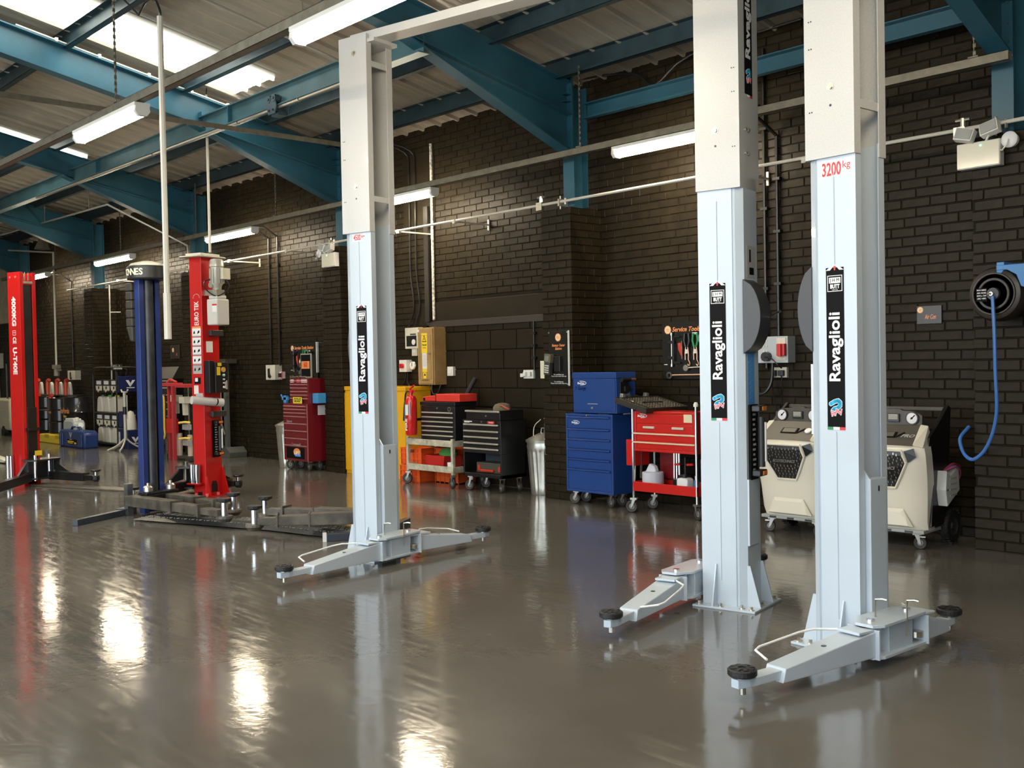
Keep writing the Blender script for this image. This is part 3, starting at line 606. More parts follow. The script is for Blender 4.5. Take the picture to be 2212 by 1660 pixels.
t, w_, h_ = board('station_board', (1980, 662), (2034, 699), WY-.02, 'small black air con board with cream badge', m=mat('dark_brown_board', (.028, .022, .018), .3))
badge(t, w_*.15, h_*.78, .026); text('Air Con', .05, fmat((w_*.55, 0, h_*.38)), PRO, t, shear=.3, bold=.02, width=w_*.46)
# tool boards and their tools
STEEL = mat('polished_steel', (.62, .58, .52), .25, 1.0)
COP = mat('coppered_steel', (.62, .38, .25), .3, .9)
GRN = mat('green_grip', (.01, .22, .06), .35)
def toolset(t, k, pre, y0):
    """tools hung on a board whose lower-left corner is t.location; k scales, pre words for labels"""
    L = t.location
    def tl(name, x, z, label, cat='tool'): return thing(name, label, cat, (L.x+x, y0, L.z+z), 0, 'tools hung on the '+pre+' board')
    c = tl('sliding_clamp', .13*k, .28*k, 'black C-shaped pulling tool with chrome screw at the left of the '+pre+' tool board')
    MB().cyl((0, -.02, -.15*k), (0, -.02, .15*k), .007, 8).build('screw', STEEL, c); MB().box(.02, .032, -.03, -.012, -.13*k, .13*k).box(.02, .10*k, -.03, -.012, .115*k, .128*k).box(.02, .10*k, -.03, -.012, -.135*k, -.118*k).build('frame', BLK, c, bevel=.002)
    for s in (-1, 1): MB().box(-.05, .02, -.028, -.012, s*.075*k-.02, s*.075*k+.012).build('jaw', BLK, c, bevel=.004); MB().cyl((0, -.02, s*.15*k-.012), (0, -.02, s*.15*k+.012), .014, 8).build('knob', STEEL, c)
    c = tl('cutter', .23*k, .28*k, 'red handled cutter on the '+pre+' tool board')
    MB().prism([(-.02, .06*k), (.012, .065*k), (.028, 0), (.03, -.07*k), (.015, -.06*k), (-.016, .0)], 'y', -.03, -.012).build('handle', mat('tool_red', (.55, .04, .02), .4), c, bevel=.003); MB().box(.022, .032, -.028, -.014, -.09*k, .08*k).build('blade', STEEL, c)
    for j, (x, gm, gl) in enumerate(((.31, BLK, 'black'), (.41, GRN, 'green'))):
        c = tl('hose_clamp_pliers', x*k, .30*k, gl+' gripped long hose pliers on the '+pre+' tool board')
        for s in (-1, 1): MB().tube([(s*.022, -.02, .13*k), (s*.03, -.02, .06*k), (s*.012, -.02, .0)], .012).build('grip', gm, c, smooth=True); MB().tube([(s*.012, -.02, 0), (s*.02, -.02, -.05*k), (s*.018, -.02, -.12*k)], .006).build('arm', COP, c, smooth=True)
        MB().tube(smoothpath([(.018, -.02, -.12*k), (.035, -.02, -.15*k), (.025, -.02, -.175*k), (.008, -.02, -.16*k)], 3), .005).build('hook', COP, c, smooth=True); MB().box(-.012, .018, -.032, -.02, -.06*k, -.02*k).build('label_plate', WHT, c)
    c = tl('strap_wrench', .50*k, .38*k, 'round green grey tool at the upper part of the '+pre+' tool board')
    MB().lathe([(.03, -.02), (.05, -.02), (.05, -.035), (.03, -.035)], n=16, ax='y').build('ring', mat('teal_metal', (.10, .2, .17), .4), c, smooth=True); MB().box(.03, .12*k, -.03, -.015, -.02, .02).build('handle', BLK, c)
    c = tl('ratchet_wrench', .30*k, .105*k, 'upper chrome ratchet lying across the '+pre+' tool board')
    MB().lathe([(.0, -.03), (.03, -.03), (.03, -.01)], n=14, ax='y').build('head', STEEL, c); MB().cyl((.03, -.02, 0), (.34*k, -.02, .012), .009, 8).build('handle', STEEL, c)
    c = tl('ratchet_wrench', .10*k, .035*k, 'lowest chrome ring wrench lying across the '+pre+' tool board')
    MB().lathe([(.018, -.03), (.034, -.03), (.034, -.01), (.018, -.01)], n=14, ax='y').build('ring', STEEL, c); MB().cyl((.034, -.02, .0), (.52*k, -.02, .008), .010, 8).build('shaft', COP, c)
def toolboard(p0, wd, ht, Y, label, pre, k):
    a = W(*p0, Y); t = thing('tool_board', label, 'tool board', (a.x, Y, a.z-ht)); MB().box(0, wd, 0, .012, 0, ht).build('panel', mat('black_acrylic_board', (.012, .011, .010), .25), t, bevel=.002)
    badge(t, .07*k, ht-.075*k, .042*k); text('Service Tools Station', .06*k, fmat((.12*k, 0, ht-.075*k)), PRO, t, shear=.3, bold=.025, align='LEFT')
    decal(fmat((0, 0, 0)), [(.36*k, .42*k, ht-.128*k, ht-.108*k), (.46*k, .55*k, ht-.128*k, ht-.112*k), (.02*k, .06*k, .135*k, .142*k), (.46*k, .58*k, .075*k, .085*k), (.46*k, .58*k, .013*k, .02*k)], m=PRW, parent=t, name='printed_labels')
    toolset(t, k, pre, Y)
    return t
toolboard((1430, 697), .82, .545, WY-.03, 'black service tools board partly behind the middle grey post', 'large', 1.0)
t = toolboard((626, 742), .74, .53, WY-.03, 'black service tools board above the maroon tool chest', 'far', 1.0)
MB().box(.735, .75, -.02, .014, .1, .53).build('edge_strip', PRW, t)
# retractable hose reel on the right pier
q = W(2160, 636, 7.27); t = thing('hose_reel', 'black retractable air hose reel with blue bracket on the right pier', 'hose reel', (q.x, 7.27, q.z))
R_ = .185
MB().lathe([(.0, -.10), (.14, -.10), (.17, -.085), (R_, -.05), (R_, .04), (.17, .075), (.14, .09), (0, .09)], n=40, ax='y').build('housing', mat('warm_black_plastic', (.028, .022, .017), .4), t, smooth=True)
MB().lathe([(.088, -.10), (.092, -.108), (.105, -.108), (.109, -.10)], n=36, ax='y').lathe([(.13, -.10), (.134, -.106), (.142, -.106), (.146, -.097)], n=36, ax='y').build('moulded_ring', mat('warm_black_plastic', (.028, .022, .017), .4), t, smooth=True)
MB().lathe([(0, -.118), (.04, -.118), (.045, -.10)], n=24, ax='y').build('hub', DKG, t, smooth=True); MB().cyl((-.005, -.135, .0), (-.005, -.118, .0), .014, 10).cyl((-.03, -.128, 0), (.0, -.128, 0), .01, 8).build('brass_elbow', ZINC, t)
decal(fmat((-.075, -.1085, -.003)), [(-.04, .035, -.045, .045)], m=PRB, parent=t, name='label_panel'); 
for k, s in enumerate(('MAX 300PSI', 'AIR HOSE', '8MM x 15M', '-20C +60C')): text(s, .014, fmat((-.077, -.11, .028-k*.019)), PRW, t, bold=.02, width=.062)
MB().prism([(.02, .10), (.07, .155), (.07, .21), (.02, .21)], 'y', -.1, .1).prism([(.02, .19), (.24, .19), (.24, .02), (.18, .04), (.15, .12), (.09, .155), (.02, .155)], 'y', -.105, .03).build('bracket', mat('sky_blue_plastic', (.04, .21, .52), .35), t, bevel=.004)
MB().box(.16, .26, .0, .17, -.05, .16).build('swivel_mount', BLK, t, bevel=.004)
pts = [W(x, y, Y) for x, y, Y in ((2144, 640, 7.14), (2148, 720, 7.13), (2150, 800, 7.14), (2153, 860, 7.16), (2152, 900, 7.18), (2143, 940, 7.2), (2126, 975, 7.22), (2103, 993, 7.24), (2086, 985, 7.27), (2076, 965, 7.3), (2075, 945, 7.33))]
pipe('air_hose', [tuple(p) for p in pts]+[(pts[-1].x+.02, 7.42, pts[-1].z+.07)], .0125, mat('blue_hose', (.05, .17, .50), .35), 'blue air hose hanging in a loop from the hose reel', 'hose', smooth=5)
# ================================================================ TWO-POST LIFTS
def gusset_tri(b, a, h, th=.008): b  # placeholder
def rav_graphics(t, X, yf=0.0):
    """long printed strip on the front face centred on X"""
    c = mat('decal_black', None) if False else PRB
    strip = decal(fmat((X, yf, 0)), [(-.048, .048, 1.062, 1.80)], m=PRB, parent=t, name='printed_strip', th=.0012)
    M = fmat((X, yf-.0014, 0))
    decal(M, [(-.048, .048, 1.80, 1.815)], m=PRB, parent=strip, name='flag_band', th=.0006)
    decal(M, polys=[[(-.048, 1.802), (-.025, 1.802), (-.006, 1.822), (-.020, 1.822)][::1], [(.048, 1.802), (.020, 1.822), (.006, 1.822), (.025, 1.802)]], m=PRW, parent=strip, name='union_flag_band', th=.0008)
    decal(M, [(-.004, .004, 1.802, 1.822)], m=PRR, parent=strip, name='union_flag_cross', th=.001)
    decal(M, [(-.048, -.016, 1.048, 1.062)], m=PRG, parent=strip, name='tricolour'); decal(M, [(-.016, .018, 1.048, 1.062)], m=PRW, parent=strip, name='tricolour'); decal(M, [(.018, .048, 1.048, 1.062)], m=PRR, parent=strip, name='tricolour')
    decal(M, [(-.040, .040, 1.775, 1.778), (-.040, .040, 1.702, 1.705), (-.040, -.037, 1.705, 1.775), (.037, .040, 1.705, 1.775), (-.031, .031, 1.741, 1.768)], m=PRW, parent=strip, name='dealer_logo')
    text('J H M', .022, fmat((X, yf-.0026, 1.755)), PRB, strip, width=.05); text('BUTT', .026, fmat((X, yf-.002, 1.725)), PRW, strip, bold=.05, width=.05); text('LIFTS', .007, fmat((X, yf-.002, 1.710)), PRW, strip, width=.03)
    text('Ravaglioli', .082, fmat((X-.002, yf-.002, 1.44), rot=90), PRW, strip, bold=.022, width=.325)
    logo(strip, fmat((X, yf-.002, 0)), 1.155)
def logo(par, M, z):
    def fat(pts, r):
        out = []
        for i in range(len(pts)-1):
            (x0, y0), (x1, y1) = pts[i], pts[i+1]; L = math.hypot(x1-x0, y1-y0); nx, ny = -(y1-y0)/L*r, (x1-x0)/L*r
            out.append([(x0+nx, y0+ny), (x0-nx, y0-ny), (x1-nx, y1-ny), (x1+nx, y1+ny)])
        return out+[disc(x, y, r, 12) for x, y in pts]
    cur = [(-.028, z+.016), (-.005, z+.028), (.012, z+.032), (.022, z+.024), (.022, z+.008), (.010, z-.002), (-.008, z-.006), (-.018, z-.016)]
    decal(M, polys=fat(cur, .0115), m=PRW, parent=par, name='logo_outline'); decal(M, polys=fat(cur, .0088), m=PRC, parent=par, name='logo_swoosh', lift=.001)
    for k, (ch, x, dz) in enumerate((('R', -.016, -.030), ('A', .006, -.020), ('V', .024, -.024))):
        text(ch, .036, M @ Matrix.Translation((x, z+dz, .0014)) @ Matrix.Rotation(math.radians(12), 4, 'Z'), PRW, par, bold=.07, name='logo_letter'); text(ch, .036, M @ Matrix.Translation((x, z+dz, .0024)) @ Matrix.Rotation(math.radians(12), 4, 'Z'), PRK, par, bold=.015, name='logo_letter')
def rpost(t, x_in, dr, ztop=3.72, plate=None, cap=None):
    """channel post, opening towards dr; s is measured outwards from the inner edge"""
    X = lambda s: x_in-dr*s
    prof = [(0, 0), (.205, 0), (.208, .018), (.214, .018), (.222, .004), (.262, .030), (.262, .210), (.222, .236), (.205, .240), (0, .240), (0, .192), (.006, .192), (.006, .234), (.203, .234), (.22, .228), (.255, .206), (.255, .034), (.22, .012), (.203, .006), (.006, .006), (.006, .046), (0, .046)]
    MB().prism([(X(s), y) for s, y in prof], 'z', .012, 2.40).build('post', LIFT, t)
    for za, zb_ in ((.15, 1.04), (1.83, 2.27)): MB().cyl((X(.115), -.0015, za), (X(.115), -.0015, zb_), .0022, 6).build('weld_seam', LIFT, t)
    sp = [(-.004, -.012), (.262, -.012), (.262, .252), (-.004, .252), (-.004, .195), (.002, .195), (.002, .246), (.256, .246), (.256, -.006), (.002, -.006), (.002, .040), (-.004, .040)]
    MB().prism([(X(s), y) for s, y in sp], 'z', 2.335, ztop).build('extension_sleeve', LIFTD, t)
    for z in (2.55, ztop-.22): MB().box(min(X(.0), X(.012)), max(X(.0), X(.012)), .0, .24, z, z+.04).build('cross_strap', LIFTD, t)
    b = MB()
    for z in (2.66, ztop-.12): b.cyl((X(.12), -.022, z), (X(.12), -.012, z), .013, 6).cyl((X(.12), -.014, z), (X(.12), -.012, z), .02, 14)
    for z in (2.66, 2.53):
        for y in (.06, .10): b.cyl((X(.262), y, z), (X(.276), y, z), .009, 6)
    b.build('bolt', ZINC, t)
    b = MB(); 
    for z in (2.86, 2.99, 2.56): b.cyl((X(.235), -.0135, z), (X(.235), -.0118, z), .0035, 8).cyl((X(.222), -.0135, z), (X(.222), -.0118, z), .0035, 8)
    b.cyl((X(.12), -.0135, 2.575), (X(.12), -.0118, 2.575), .006, 10); b.build('drilled_hole', BLK, t)
    MB().box(min(X(.03), X(.05)), max(X(.03), X(.05)), .045, .075, 1.5, ztop-.3).build('safety_strip', RUB, t)
    b = MB().prism([(X(-.034), -.07), (X(.34), -.07), (X(.34), .315), (X(-.034), .315)], 'z', 0, .012); b.build('base_plate', LIFT, t, bevel=.002)
    b = MB()
    for s, y in ((.0, -.045), (.13, -.05), (.25, -.035), (.31, -.045), (.315, .10), (.31, .28), (.0, .285)): b.cyl((X(s), y, .012), (X(s), y, .018), .016, 10).cyl((X(s), y, .018), (X(s), y, .032), .009, 6)
    b.build('anchor_bolt', ZINC, t)
    for s in (.085,): MB().prism([(-.065, .012), (0, .012), (0, .24), (-.008, .24)], 'x', X(s)-.004, X(s)+.004).build('gusset', LIFT, t)
    for y in (.03, .21): MB().prism([(X(.258), .012), (X(.335), .012), (X(.275), .24), (X(.258), .24)], 'y', y-.004, y+.004).build('gusset', LIFT, t)
    # carriage
    MB().box(min(X(-.028), X(.02)), max(X(-.028), X(.02)), .052, .188, .10, .82).build('carriage_cover', LIFT, t, bevel=.003)
    MB().prism([(X(-.02), .82), (X(.11), .82), (X(.11), 1.0)], 'y', .055, .062).build('carriage_fin', LIFT, t); MB().box(min(X(-.031), X(-.028)), max(X(-.031), X(-.028)), .115, .123, .76, .785).build('slot', BLK, t)
    dd = lambda s: X(-s)
    x0, x1 = sorted((dd(.03), dd(.17)))
    MB().box(x0, x1, -.04, .16, .05, .185).build('carriage_arm_head', LIFT, t, bevel=.003)
    for z in (.045, .185): MB().prism([(dd(.02), -.08), (dd(.08), -.17), (dd(.17), -.17), (dd(.20), -.12), (dd(.19), .24), (dd(.16), .28), (dd(.06), .28), (dd(.02), .20)], 'z', z, z+.014).build('hinge_plate', LIFT, t, bevel=.002)
    return X
PAD = mat('ribbed_rubber_pad', (.013, .013, .014), .5, bump=.6, bscale=90)
def arm(t, x0, y0, x1, y1, rail=-1, short=False, zt=.13, xs=1):
    """x0,y0 pivot, x1,y1 pad centre"""
    d = Vector((x1-x0, y1-y0, 0)); L = d.length; M = Matrix.Rotation(math.atan2(d.y, d.x), 4, 'Z'); M.translation = (x0, y0, 0)
    a = thing_part('arm', t, M)
    e = .78*L
    b = MB()
    ys = .066
    b.add([(.05, -ys, .055), (e, -ys*.8, .05), (e-.02, -ys*.8, .108), (.05, -ys, .170), (.05, ys, .055), (e, ys*.8, .05), (e-.02, ys*.8, .108), (.05, ys, .170)], [(0, 1, 2, 3), (4, 7, 6, 5), (3, 2, 6, 7), (0, 4, 5, 1), (1, 5, 6, 2), (0, 3, 7, 4)])
    b.build('beam', LIFT, a, bevel=.004)
    MB().box(.02, .16, -.06, .06, .167, .180).prism(disc(.01, 0, .062, 16), 'z', .167, .180).build('hinge_tongue', LIFT, a, bevel=.003)
    MB().box(.045, .055, -.085, .085, .045, .178).build('end_plate', LIFT, a, bevel=.002)
    MB().cyl((0, 0, .045), (0, 0, .208), .019, 14).build('hinge_pin', CHR, a, smooth=True); MB().prism(disc(.03, -.04, .042, 12, .026), 'z', .075, .105).build('gear_segment', ZINC, a, bevel=.003)
    b = MB(); wv = .034
    b.prism([(e-.1, -wv), (L-.01, -wv), (L+.045, -.02), (L+.045, .02), (L-.01, wv), (e-.1, wv)], 'z', .062, .098); b.build('extension', LIFT, a, bevel=.003)
    MB().cyl((L, 0, .03), (L, 0, .11), .014, 10).cyl((L, 0, .098), (L, 0, .106), .03, 12).build('screw', ZINC, a, smooth=True)
    p = MB().lathe([(0, .106), (.054, .106), (.060, .112), (.060, .132), (.055, .137), (0, .137)], (L, 0, 0), 24)
    for k in range(8):
        c, s = math.cos(k*PI/4+.3), math.sin(k*PI/4+.3); p.M = Matrix.Translation((L, 0, 0)) @ Matrix.Rotation(k*PI/4+.3, 4, 'Z'); p.box(.016, .05, -.009, .009, .137, .1405)
    p.build('pad', PAD, a, smooth=False)
    MB().cyl((e*.5, 0, .12), (e*.5, 0, .1425), .012, 12).build('hole', BLK, a)
    if rail:
        s = rail; pts = [(e-.03, s*.06, .12), (e-.06, s*.15, .135), (e-.10, s*.165, .14), (.30, s*.155, .165), (.22, s*.14, .17), (.14, s*.06, .172)]
        MB().tube(pts, .0055, 8).build('foot_guard', PRW, a, smooth=True)
    return a
def thing_part(name, t, M):
    o = bpy.data.objects.new(name, None); o.empty_display_size = .1; COL.objects.link(o); o.parent = t; o.matrix_local = M; return o
def lockrod(t, x, y):
    MB().tube([(x, y, .12), (x, y, .28), (x+.03, y+.01, .285), (x+.05, y+.015, .282)], .005, 6).build('release_rod', ZINC, t, smooth=True)
def cover(t, X, y0, z0, z1, out=.075):
    s0 = .262; n = 14; pts = []
    for i in range(n+1):
        k = i/n; pts.append((X(s0+out*math.sin(PI*k)**.55), z1-(z1-z0)*k))
    MB().prism([(X(s0-.004), z1)]+pts+[(X(s0-.004), z0)], 'y', y0, y0+.15).build('drive_cover', mat('charcoal_cover', (.045, .047, .052), .38), t, bevel=.010, smooth=True)

# lift 1: the pair of posts joined overhead
LA = thing('two_post_lift', 'large pale grey two-post lift joined by an overhead beam, marked 4500 kg', 'car lift', (-6.348, 4.22, 0), 11.8)
XA = rpost(LA, .23, 1); rav_graphics(LA, .115+.01)
cover(LA, XA, .10, 1.28, 1.78, .085)
decal(fmat((.115, 0, 2.30)), [(-.062, .062, -.026, .026)], m=PRW, parent=LA, name='capacity_label'); text('4500', .058, fmat((-.016+.115, -.001, 2.30)), PRR, LA, bold=.02, width=.070); text('kg', .034, fmat((.155, -.001, 2.307)), PRR, LA, bold=.02)
XB = rpost(LA, 2.744, -1); rav_graphics(LA, 2.744+.115)
cover(LA, XB, -.02+.03, 1.42, 1.83, .10)
xo = XB(.262)
# blue instruction label, black label and inspection lamps on the outer side of the middle post
decal(fmat((xo, .105, 0), '+x'), [(-.045, .045, 1.08, 1.42)], m=PRN, parent=LA, name='instruction_label'); decal(fmat((xo, .105, 0), '+x'), [(-.035+.02*(i % 3), -.028+.02*(i % 3)+.015*(i % 2), 1.10+i*.010, 1.104+i*.010) for i in range(30)], m=mat('decal_paleblue', (.25, .45, .75), .4), parent=LA, name='instruction_text', lift=.001)
M = fmat((xo, .055, 2.93), '+x', 90)
decal(fmat((xo+.001, .12, 0), '+x'), [(-.052, .052, 2.86, 3.66)], m=PRB, parent=LA, name='printed_strip'); text('Ravaglioli', .088, fmat((xo+.0025, .118, 3.27), '+x', 90), PRW, LA, bold=.03, width=.42, shear=.0); logo(LA, fmat((xo+.0025, .12, 0), '+x'), 2.965)
decal(fmat((xo+.0015, .12, 0), '+x'), [(-.02, .016, 2.848, 2.86)], m=PRW, parent=LA, name='tricolour'); decal(fmat((xo+.0015, .12, 0), '+x'), [(.016, .052, 2.848, 2.86)], m=PRR, parent=LA, name='tricolour')
decal(fmat((xo, .12, 0), '+x'), [(-.05, .06, 1.84, 2.02)], m=PRS, parent=LA, name='rating_plate'); decal(fmat((xo, .12, 0), '+x'), [(-.02, .04, 1.86, 1.90), (-.02, .0, 1.93, 2.0)], m=PRB, parent=LA, name='rating_text', lift=.001)
MB().box(xo, xo+.012, .03, .16, 0.35, .72).build('lower_cover', LIFT, LA, bevel=.002)
MB().cyl((xo+.10, .14, 1.62), (xo+.17, .12, 1.65), .006, 6).build('release_lever', CHR, LA)
# crossbeam
MB().box(.05, 2.95, .02, .17, 3.685, 3.745).build('crossbeam', LIFTD, LA, bevel=.003); MB().box(.02, .30, .0, .24, 3.66, 3.685).build('beam_seat', LIFTD, LA)
for (x0, y0, x1, y1, rl) in ((.345, -.10, .30, -.93, -1), (.345, .20, .47, .92, 1)): arm(LA, x0, y0, x1, y1, rl)
for (x0, y0, x1, y1, rl) in ((2.63, -.10, 2.67, -.90, 1), (2.63, .20, 2.70, .90, -1)): arm(LA, x0, y0, x1, y1, rl)
lockrod(LA, .32, -.02); lockrod(LA, .43, .06)
# lift 2: the right-hand post
LC = thing('two_post_lift', 'nearest pale grey lift post at right, marked 3200 kg', 'car lift', (-2.738, 4.472, 0), -3.2)
XC = rpost(LC, .23, 1); rav_graphics(LC, .115)
cover(LC, XC, .02, 1.42, 1.83, .08)
MB().box(XC(.275), XC(.262), .03, .13, 1.02, 1.36).build('instruction_plate', mat('pale_plate', (.6, .65, .7), .35), LC)
decal(fmat((.125, 0, 2.28)), [(-.083, .083, -.040, .040)], m=PRW, parent=LC, name='capacity_label'); text('3200', .086, fmat((.103, -.001, 2.275)), PRR, LC, bold=.02, width=.102); text('kg', .048, fmat((.183, -.001, 2.29)), PRR, LC, bold=.0)
for (x0, y0, x1, y1, rl) in ((.345, -.10, .28, -.93, -1), (.345, .20, .33, .62, 1)): arm(LC, x0, y0, x1, y1, rl)
lockrod(LC, .32, -.02); lockrod(LC, .43, .06)

def slimpost(t, X0, Y0, w, v, h, dr, m, lip=.05, ch=BLK, zt=.012, inner=True):
    """channel post with its opening towards dr*x; X0 outer-front corner"""
    P = lambda s, y: (X0+dr*s, Y0+y)
    prof = [(w, 0), (0, 0), (0, v), (w, v), (w, v-lip), (w-.012, v-lip), (w-.012, v-.012), (.012, v-.012), (.012, .012), (w-.012, .012), (w-.012, lip), (w, lip)]
    MB().prism([P(*q) for q in prof], 'z', zt, h).build('post', m, t, bevel=.003)
    if inner: MB().box(*sorted((X0+dr*(w-.04), X0+dr*(w-.02))), Y0+lip, Y0+v-lip, .3, h-.15).build('slide_cover', ch, t)
# lift 3: the red pair
RD = thing('two_post_lift', 'bright red two-post lift with black arms at the left', 'car lift', (-13.615, 4.111, 0), 20.)
slimpost(RD, 0, 0, .22, .225, 2.60, 1, RED, lip=.05, ch=mat('black_slide', (.02, .02, .02), .35, var=.4))
MB().box(-.03, .25, -.03, .25, 0, .012).build('base_plate', RED, RD)
b = MB(); [b.cyl((x, -.006, 2.54), (x, 0, 2.54), .014, 10) for x in (.05, .15)]; b.build('bolt', PRK, RD)
MB().tube([(.20, .07, 2.50), (.20, .09, 2.60), (.20, .09, 2.5)], .006).tube([(.20, .13, 2.50), (.20, .14, 2.60), (.20, .15, 2.5)], .006).box(.19, .225, .05, .175, 2.46, 2.49).build('cable_anchor', ZINC, RD)
text('4000KG', .095, fmat((.10, -.001, 2.12), rot=-90), PRW, RD, bold=.045, width=.36); text('CE', .08, fmat((.10, -.001, 1.77), rot=-90), PRW, RD, bold=.03, width=.08); text('U-T40E', .095, fmat((.10, -.001, 1.52), rot=-90), PRW, RD, bold=.045, width=.33)
decal(fmat((.10, 0, 1.86)), [(-.03, .03, -.03, -.024), (-.03, .03, .0, .006), (-.03, .03, .024, .03), (-.03, -.024, -.03, .03), (.024, .03, -.03, .03)], m=PRW, parent=RD, name='symbol')
def black_carriage(t, x, y, d, yellow=True):
    MB().box(*sorted((x-d*.02, x+d*.015)), y-.04, y+.09, .12, .95).box(*sorted((x-d*.02, x+d*.05)), y-.06, y+.11, .66, .70).build('carriage', BLK, t, bevel=.004)
    MB().prism([(x, -.13+y), (x+d*.16, -.20+y), (x+d*.26, -.12+y), (x+d*.26, .22+y), (x+d*.16, .30+y), (x, .24+y)], 'z', .08, .10).prism([(x, -.13+y), (x+d*.16, -.20+y), (x+d*.26, -.12+y), (x+d*.26, .22+y), (x+d*.16, .30+y), (x, .24+y)], 'z', .30, .32).box(*sorted((x, x+d*.14)), y-.08, y+.14, .10, .30).build('arm_bracket', BLK, t, bevel=.003)
    if yellow: MB().box(*sorted((x+d*.10, x+d*.104)), y-.02, y+.08, .36, .42).build('yellow_label', PRY, t)
    for yy in (-.06, .14): MB().cyl((x+d*.15, y+yy, .06), (x+d*.15, y+yy, .37), .018, 10).build('hinge_pin', CHR, t, smooth=True)
    MB().cyl((x+d*.18, y+.2, .06), (x+d*.18, y+.2, .30), .055, 14).build('pivot_drum', BLK, t, smooth=True)
def swing_arm(t, x0, y0, x1, y1, m=BLK, padh=.22, w=.05, cap=True, z=.06):
    d = Vector((x1-x0, y1-y0, 0)); L = d.length; M = Matrix.Rotation(math.atan2(d.y, d.x), 4, 'Z'); M.translation = (x0, y0, 0)
    a = thing_part('arm', t, M); e = L*.78
    MB().box(0, e, -w, w, z, z+.10).build('beam', m, a, bevel=.004); MB().box(e-.1, L-.04, -w*.7, w*.7, z+.015, z+.075).build('extension', m, a, bevel=.003)
    MB().prism([(0, .12+z), (.34, .10+z), (.34, .105+z), (0, .26+z)], 'y', -.012, .012).build('brace', m, a) if cap else None
    MB().lathe([(.03, z+.0), (.045, z+.03), (.045, z+.07), (.03, z+.075)], (L, 0, 0), 14).build('pad_socket', m, a); MB().cyl((L, 0, z), (L, 0, padh-.02), .020, 12).build('pad_post', CHR, a, smooth=True)
    MB().lathe([(0, padh-.02), (.05, padh-.02), (.062, padh-.005), (.06, padh+.006), (0, padh+.006)], (L, 0, 0), 16).build('pad', BLK, a, smooth=True)
    return a
def red_local(px, py, z=.1):
    q = RD_inv @ G(px, py, z); return q.x, q.y
bpy.context.view_layer.update(); RD_inv = (Matrix.Translation(RD.location) @ Matrix.Rotation(math.radians(20), 4, 'Z')).inverted()
black_carriage(RD, .22, .09, 1)
x1, y1 = red_local(207, 1034); swing_arm(RD, .38, .26, x1, y1, padh=.20)
x1, y1 = red_local(-70, 1075); swing_arm(RD, .38, -.08, x1, y1, padh=.20)
MB().cyl((-.02, -.05, .08), (-.02, -.05, .36), .024, 12).build('spare_pad_adapter', CHR, RD, smooth=True); MB().cyl((.045, -.05, .08), (.045, -.05, .36), .024, 12).build('spare_pad_adapter', CHR, RD, smooth=True)
ex, ey = (RD_inv @ G(446, 1074)).xy
ev = .25; ew = .17
slimpost(RD, ex, ey, ew, ev, 2.60, -1, RED, lip=.05)
MB().prism([(ex+.08, ey-.07), (ex+.08, ey+ev+.10), (ex-ew-.14, ey+ev+.10), (ex-ew-.14, ey-.07)], 'z', 0, .012).build('base_plate', RED, RD)
b = MB(); [b.cyl((ex+x, ey+y, .012), (ex+x, ey+y, .04), .016, 8) for x, y in ((.05, -.04), (.055, .12), (.05, .31), (-.25, -.04), (-.1, -.045))]; b.build('anchor_bolt', PRK, RD)
MB().prism([(ex, .012), (ex+.07, .012), (ex+.015, .22), (ex, .22)], 'y', ey+.0, ey+.008).prism([(ex, .012), (ex+.10, .012), (ex+.02, .30), (ex, .30)], 'y', ey+ev-.008, ey+ev).build('gusset', RED, RD)
MB().prism([(-ew/2+ex+.03, .012), (-ew/2+ex-.03, .012), (-ew/2+ex-.03, .05), (-ew/2+ex+.03, .05)], 'y', ey-.002, ey).build('slot', BLK, RD); MB().prism([(.08+ey, .04), (.17+ey, .04), (.17+ey, .12), (.15+ey, .16), (.10+ey, .16), (.08+ey, .12)], 'x', ex, ex+.003).build('cable_opening', BLK, RD)
MB().prism([(ex+.08, ey-.04), (ex+.08, ey+ev+.04), (ex+.04, ey+ev+.09), (ex-ew-.05, ey+ev+.09), (ex-ew-.09, ey+ev+.05), (ex-ew-.09, ey-.05), (ex-ew-.05, ey-.09), (ex+.04, ey-.09)], 'z', 2.585, 2.60).box(ex-ew-.03, ex+.02, ey-.02, ey+ev+.02, 2.60, 2.63).build('head_cap', CRM, RD, bevel=.004)
# motor and tank on its near side
mx = ex+.13; my = ey+.10
MB().lathe([(0, 2.56), (.06, 2.56), (.075, 2.54), (.078, 2.48), (.07, 2.47), (.07, 2.30), (.05, 2.27), (.045, 2.22)], (mx, my, 0), 20).build('motor', mat('motor_grey', (.48, .47, .42), .4, .3), RD, smooth=True)
b = MB()
for k in range(14):
    a_ = k*2*PI/14; b.M = Matrix.Translation((mx, my, 0)) @ Matrix.Rotation(a_, 4, 'Z'); b.box(.068, .08, -.002, .002, 2.30, 2.46)
b.build('cooling_fins', mat('motor_grey', (.48, .47, .42), .4, .3), RD)
MB().box(mx+.02, mx+.11, my-.02, my+.09, 2.34, 2.46).build('terminal_box', CRM, RD, bevel=.004)
MB().box(ex, mx+.05, my-.06, my+.06, 2.17, 2.23).cyl((mx-.03, my-.07, 2.28), (mx-.03, my-.03, 2.28), .03, 12).build('pump_block', ZINC, RD)
MB().tube(smoothpath([(mx+.09, my+.03, 2.36), (mx+.15, my+.03, 2.25), (mx+.04, my-.05, 2.16), (mx-.07, my-.10, 2.24), (mx-.09, my-.09, 2.32), (mx-.02, my-.08, 2.34)], 4), .007).build('cable', BLK, RD, smooth=True)
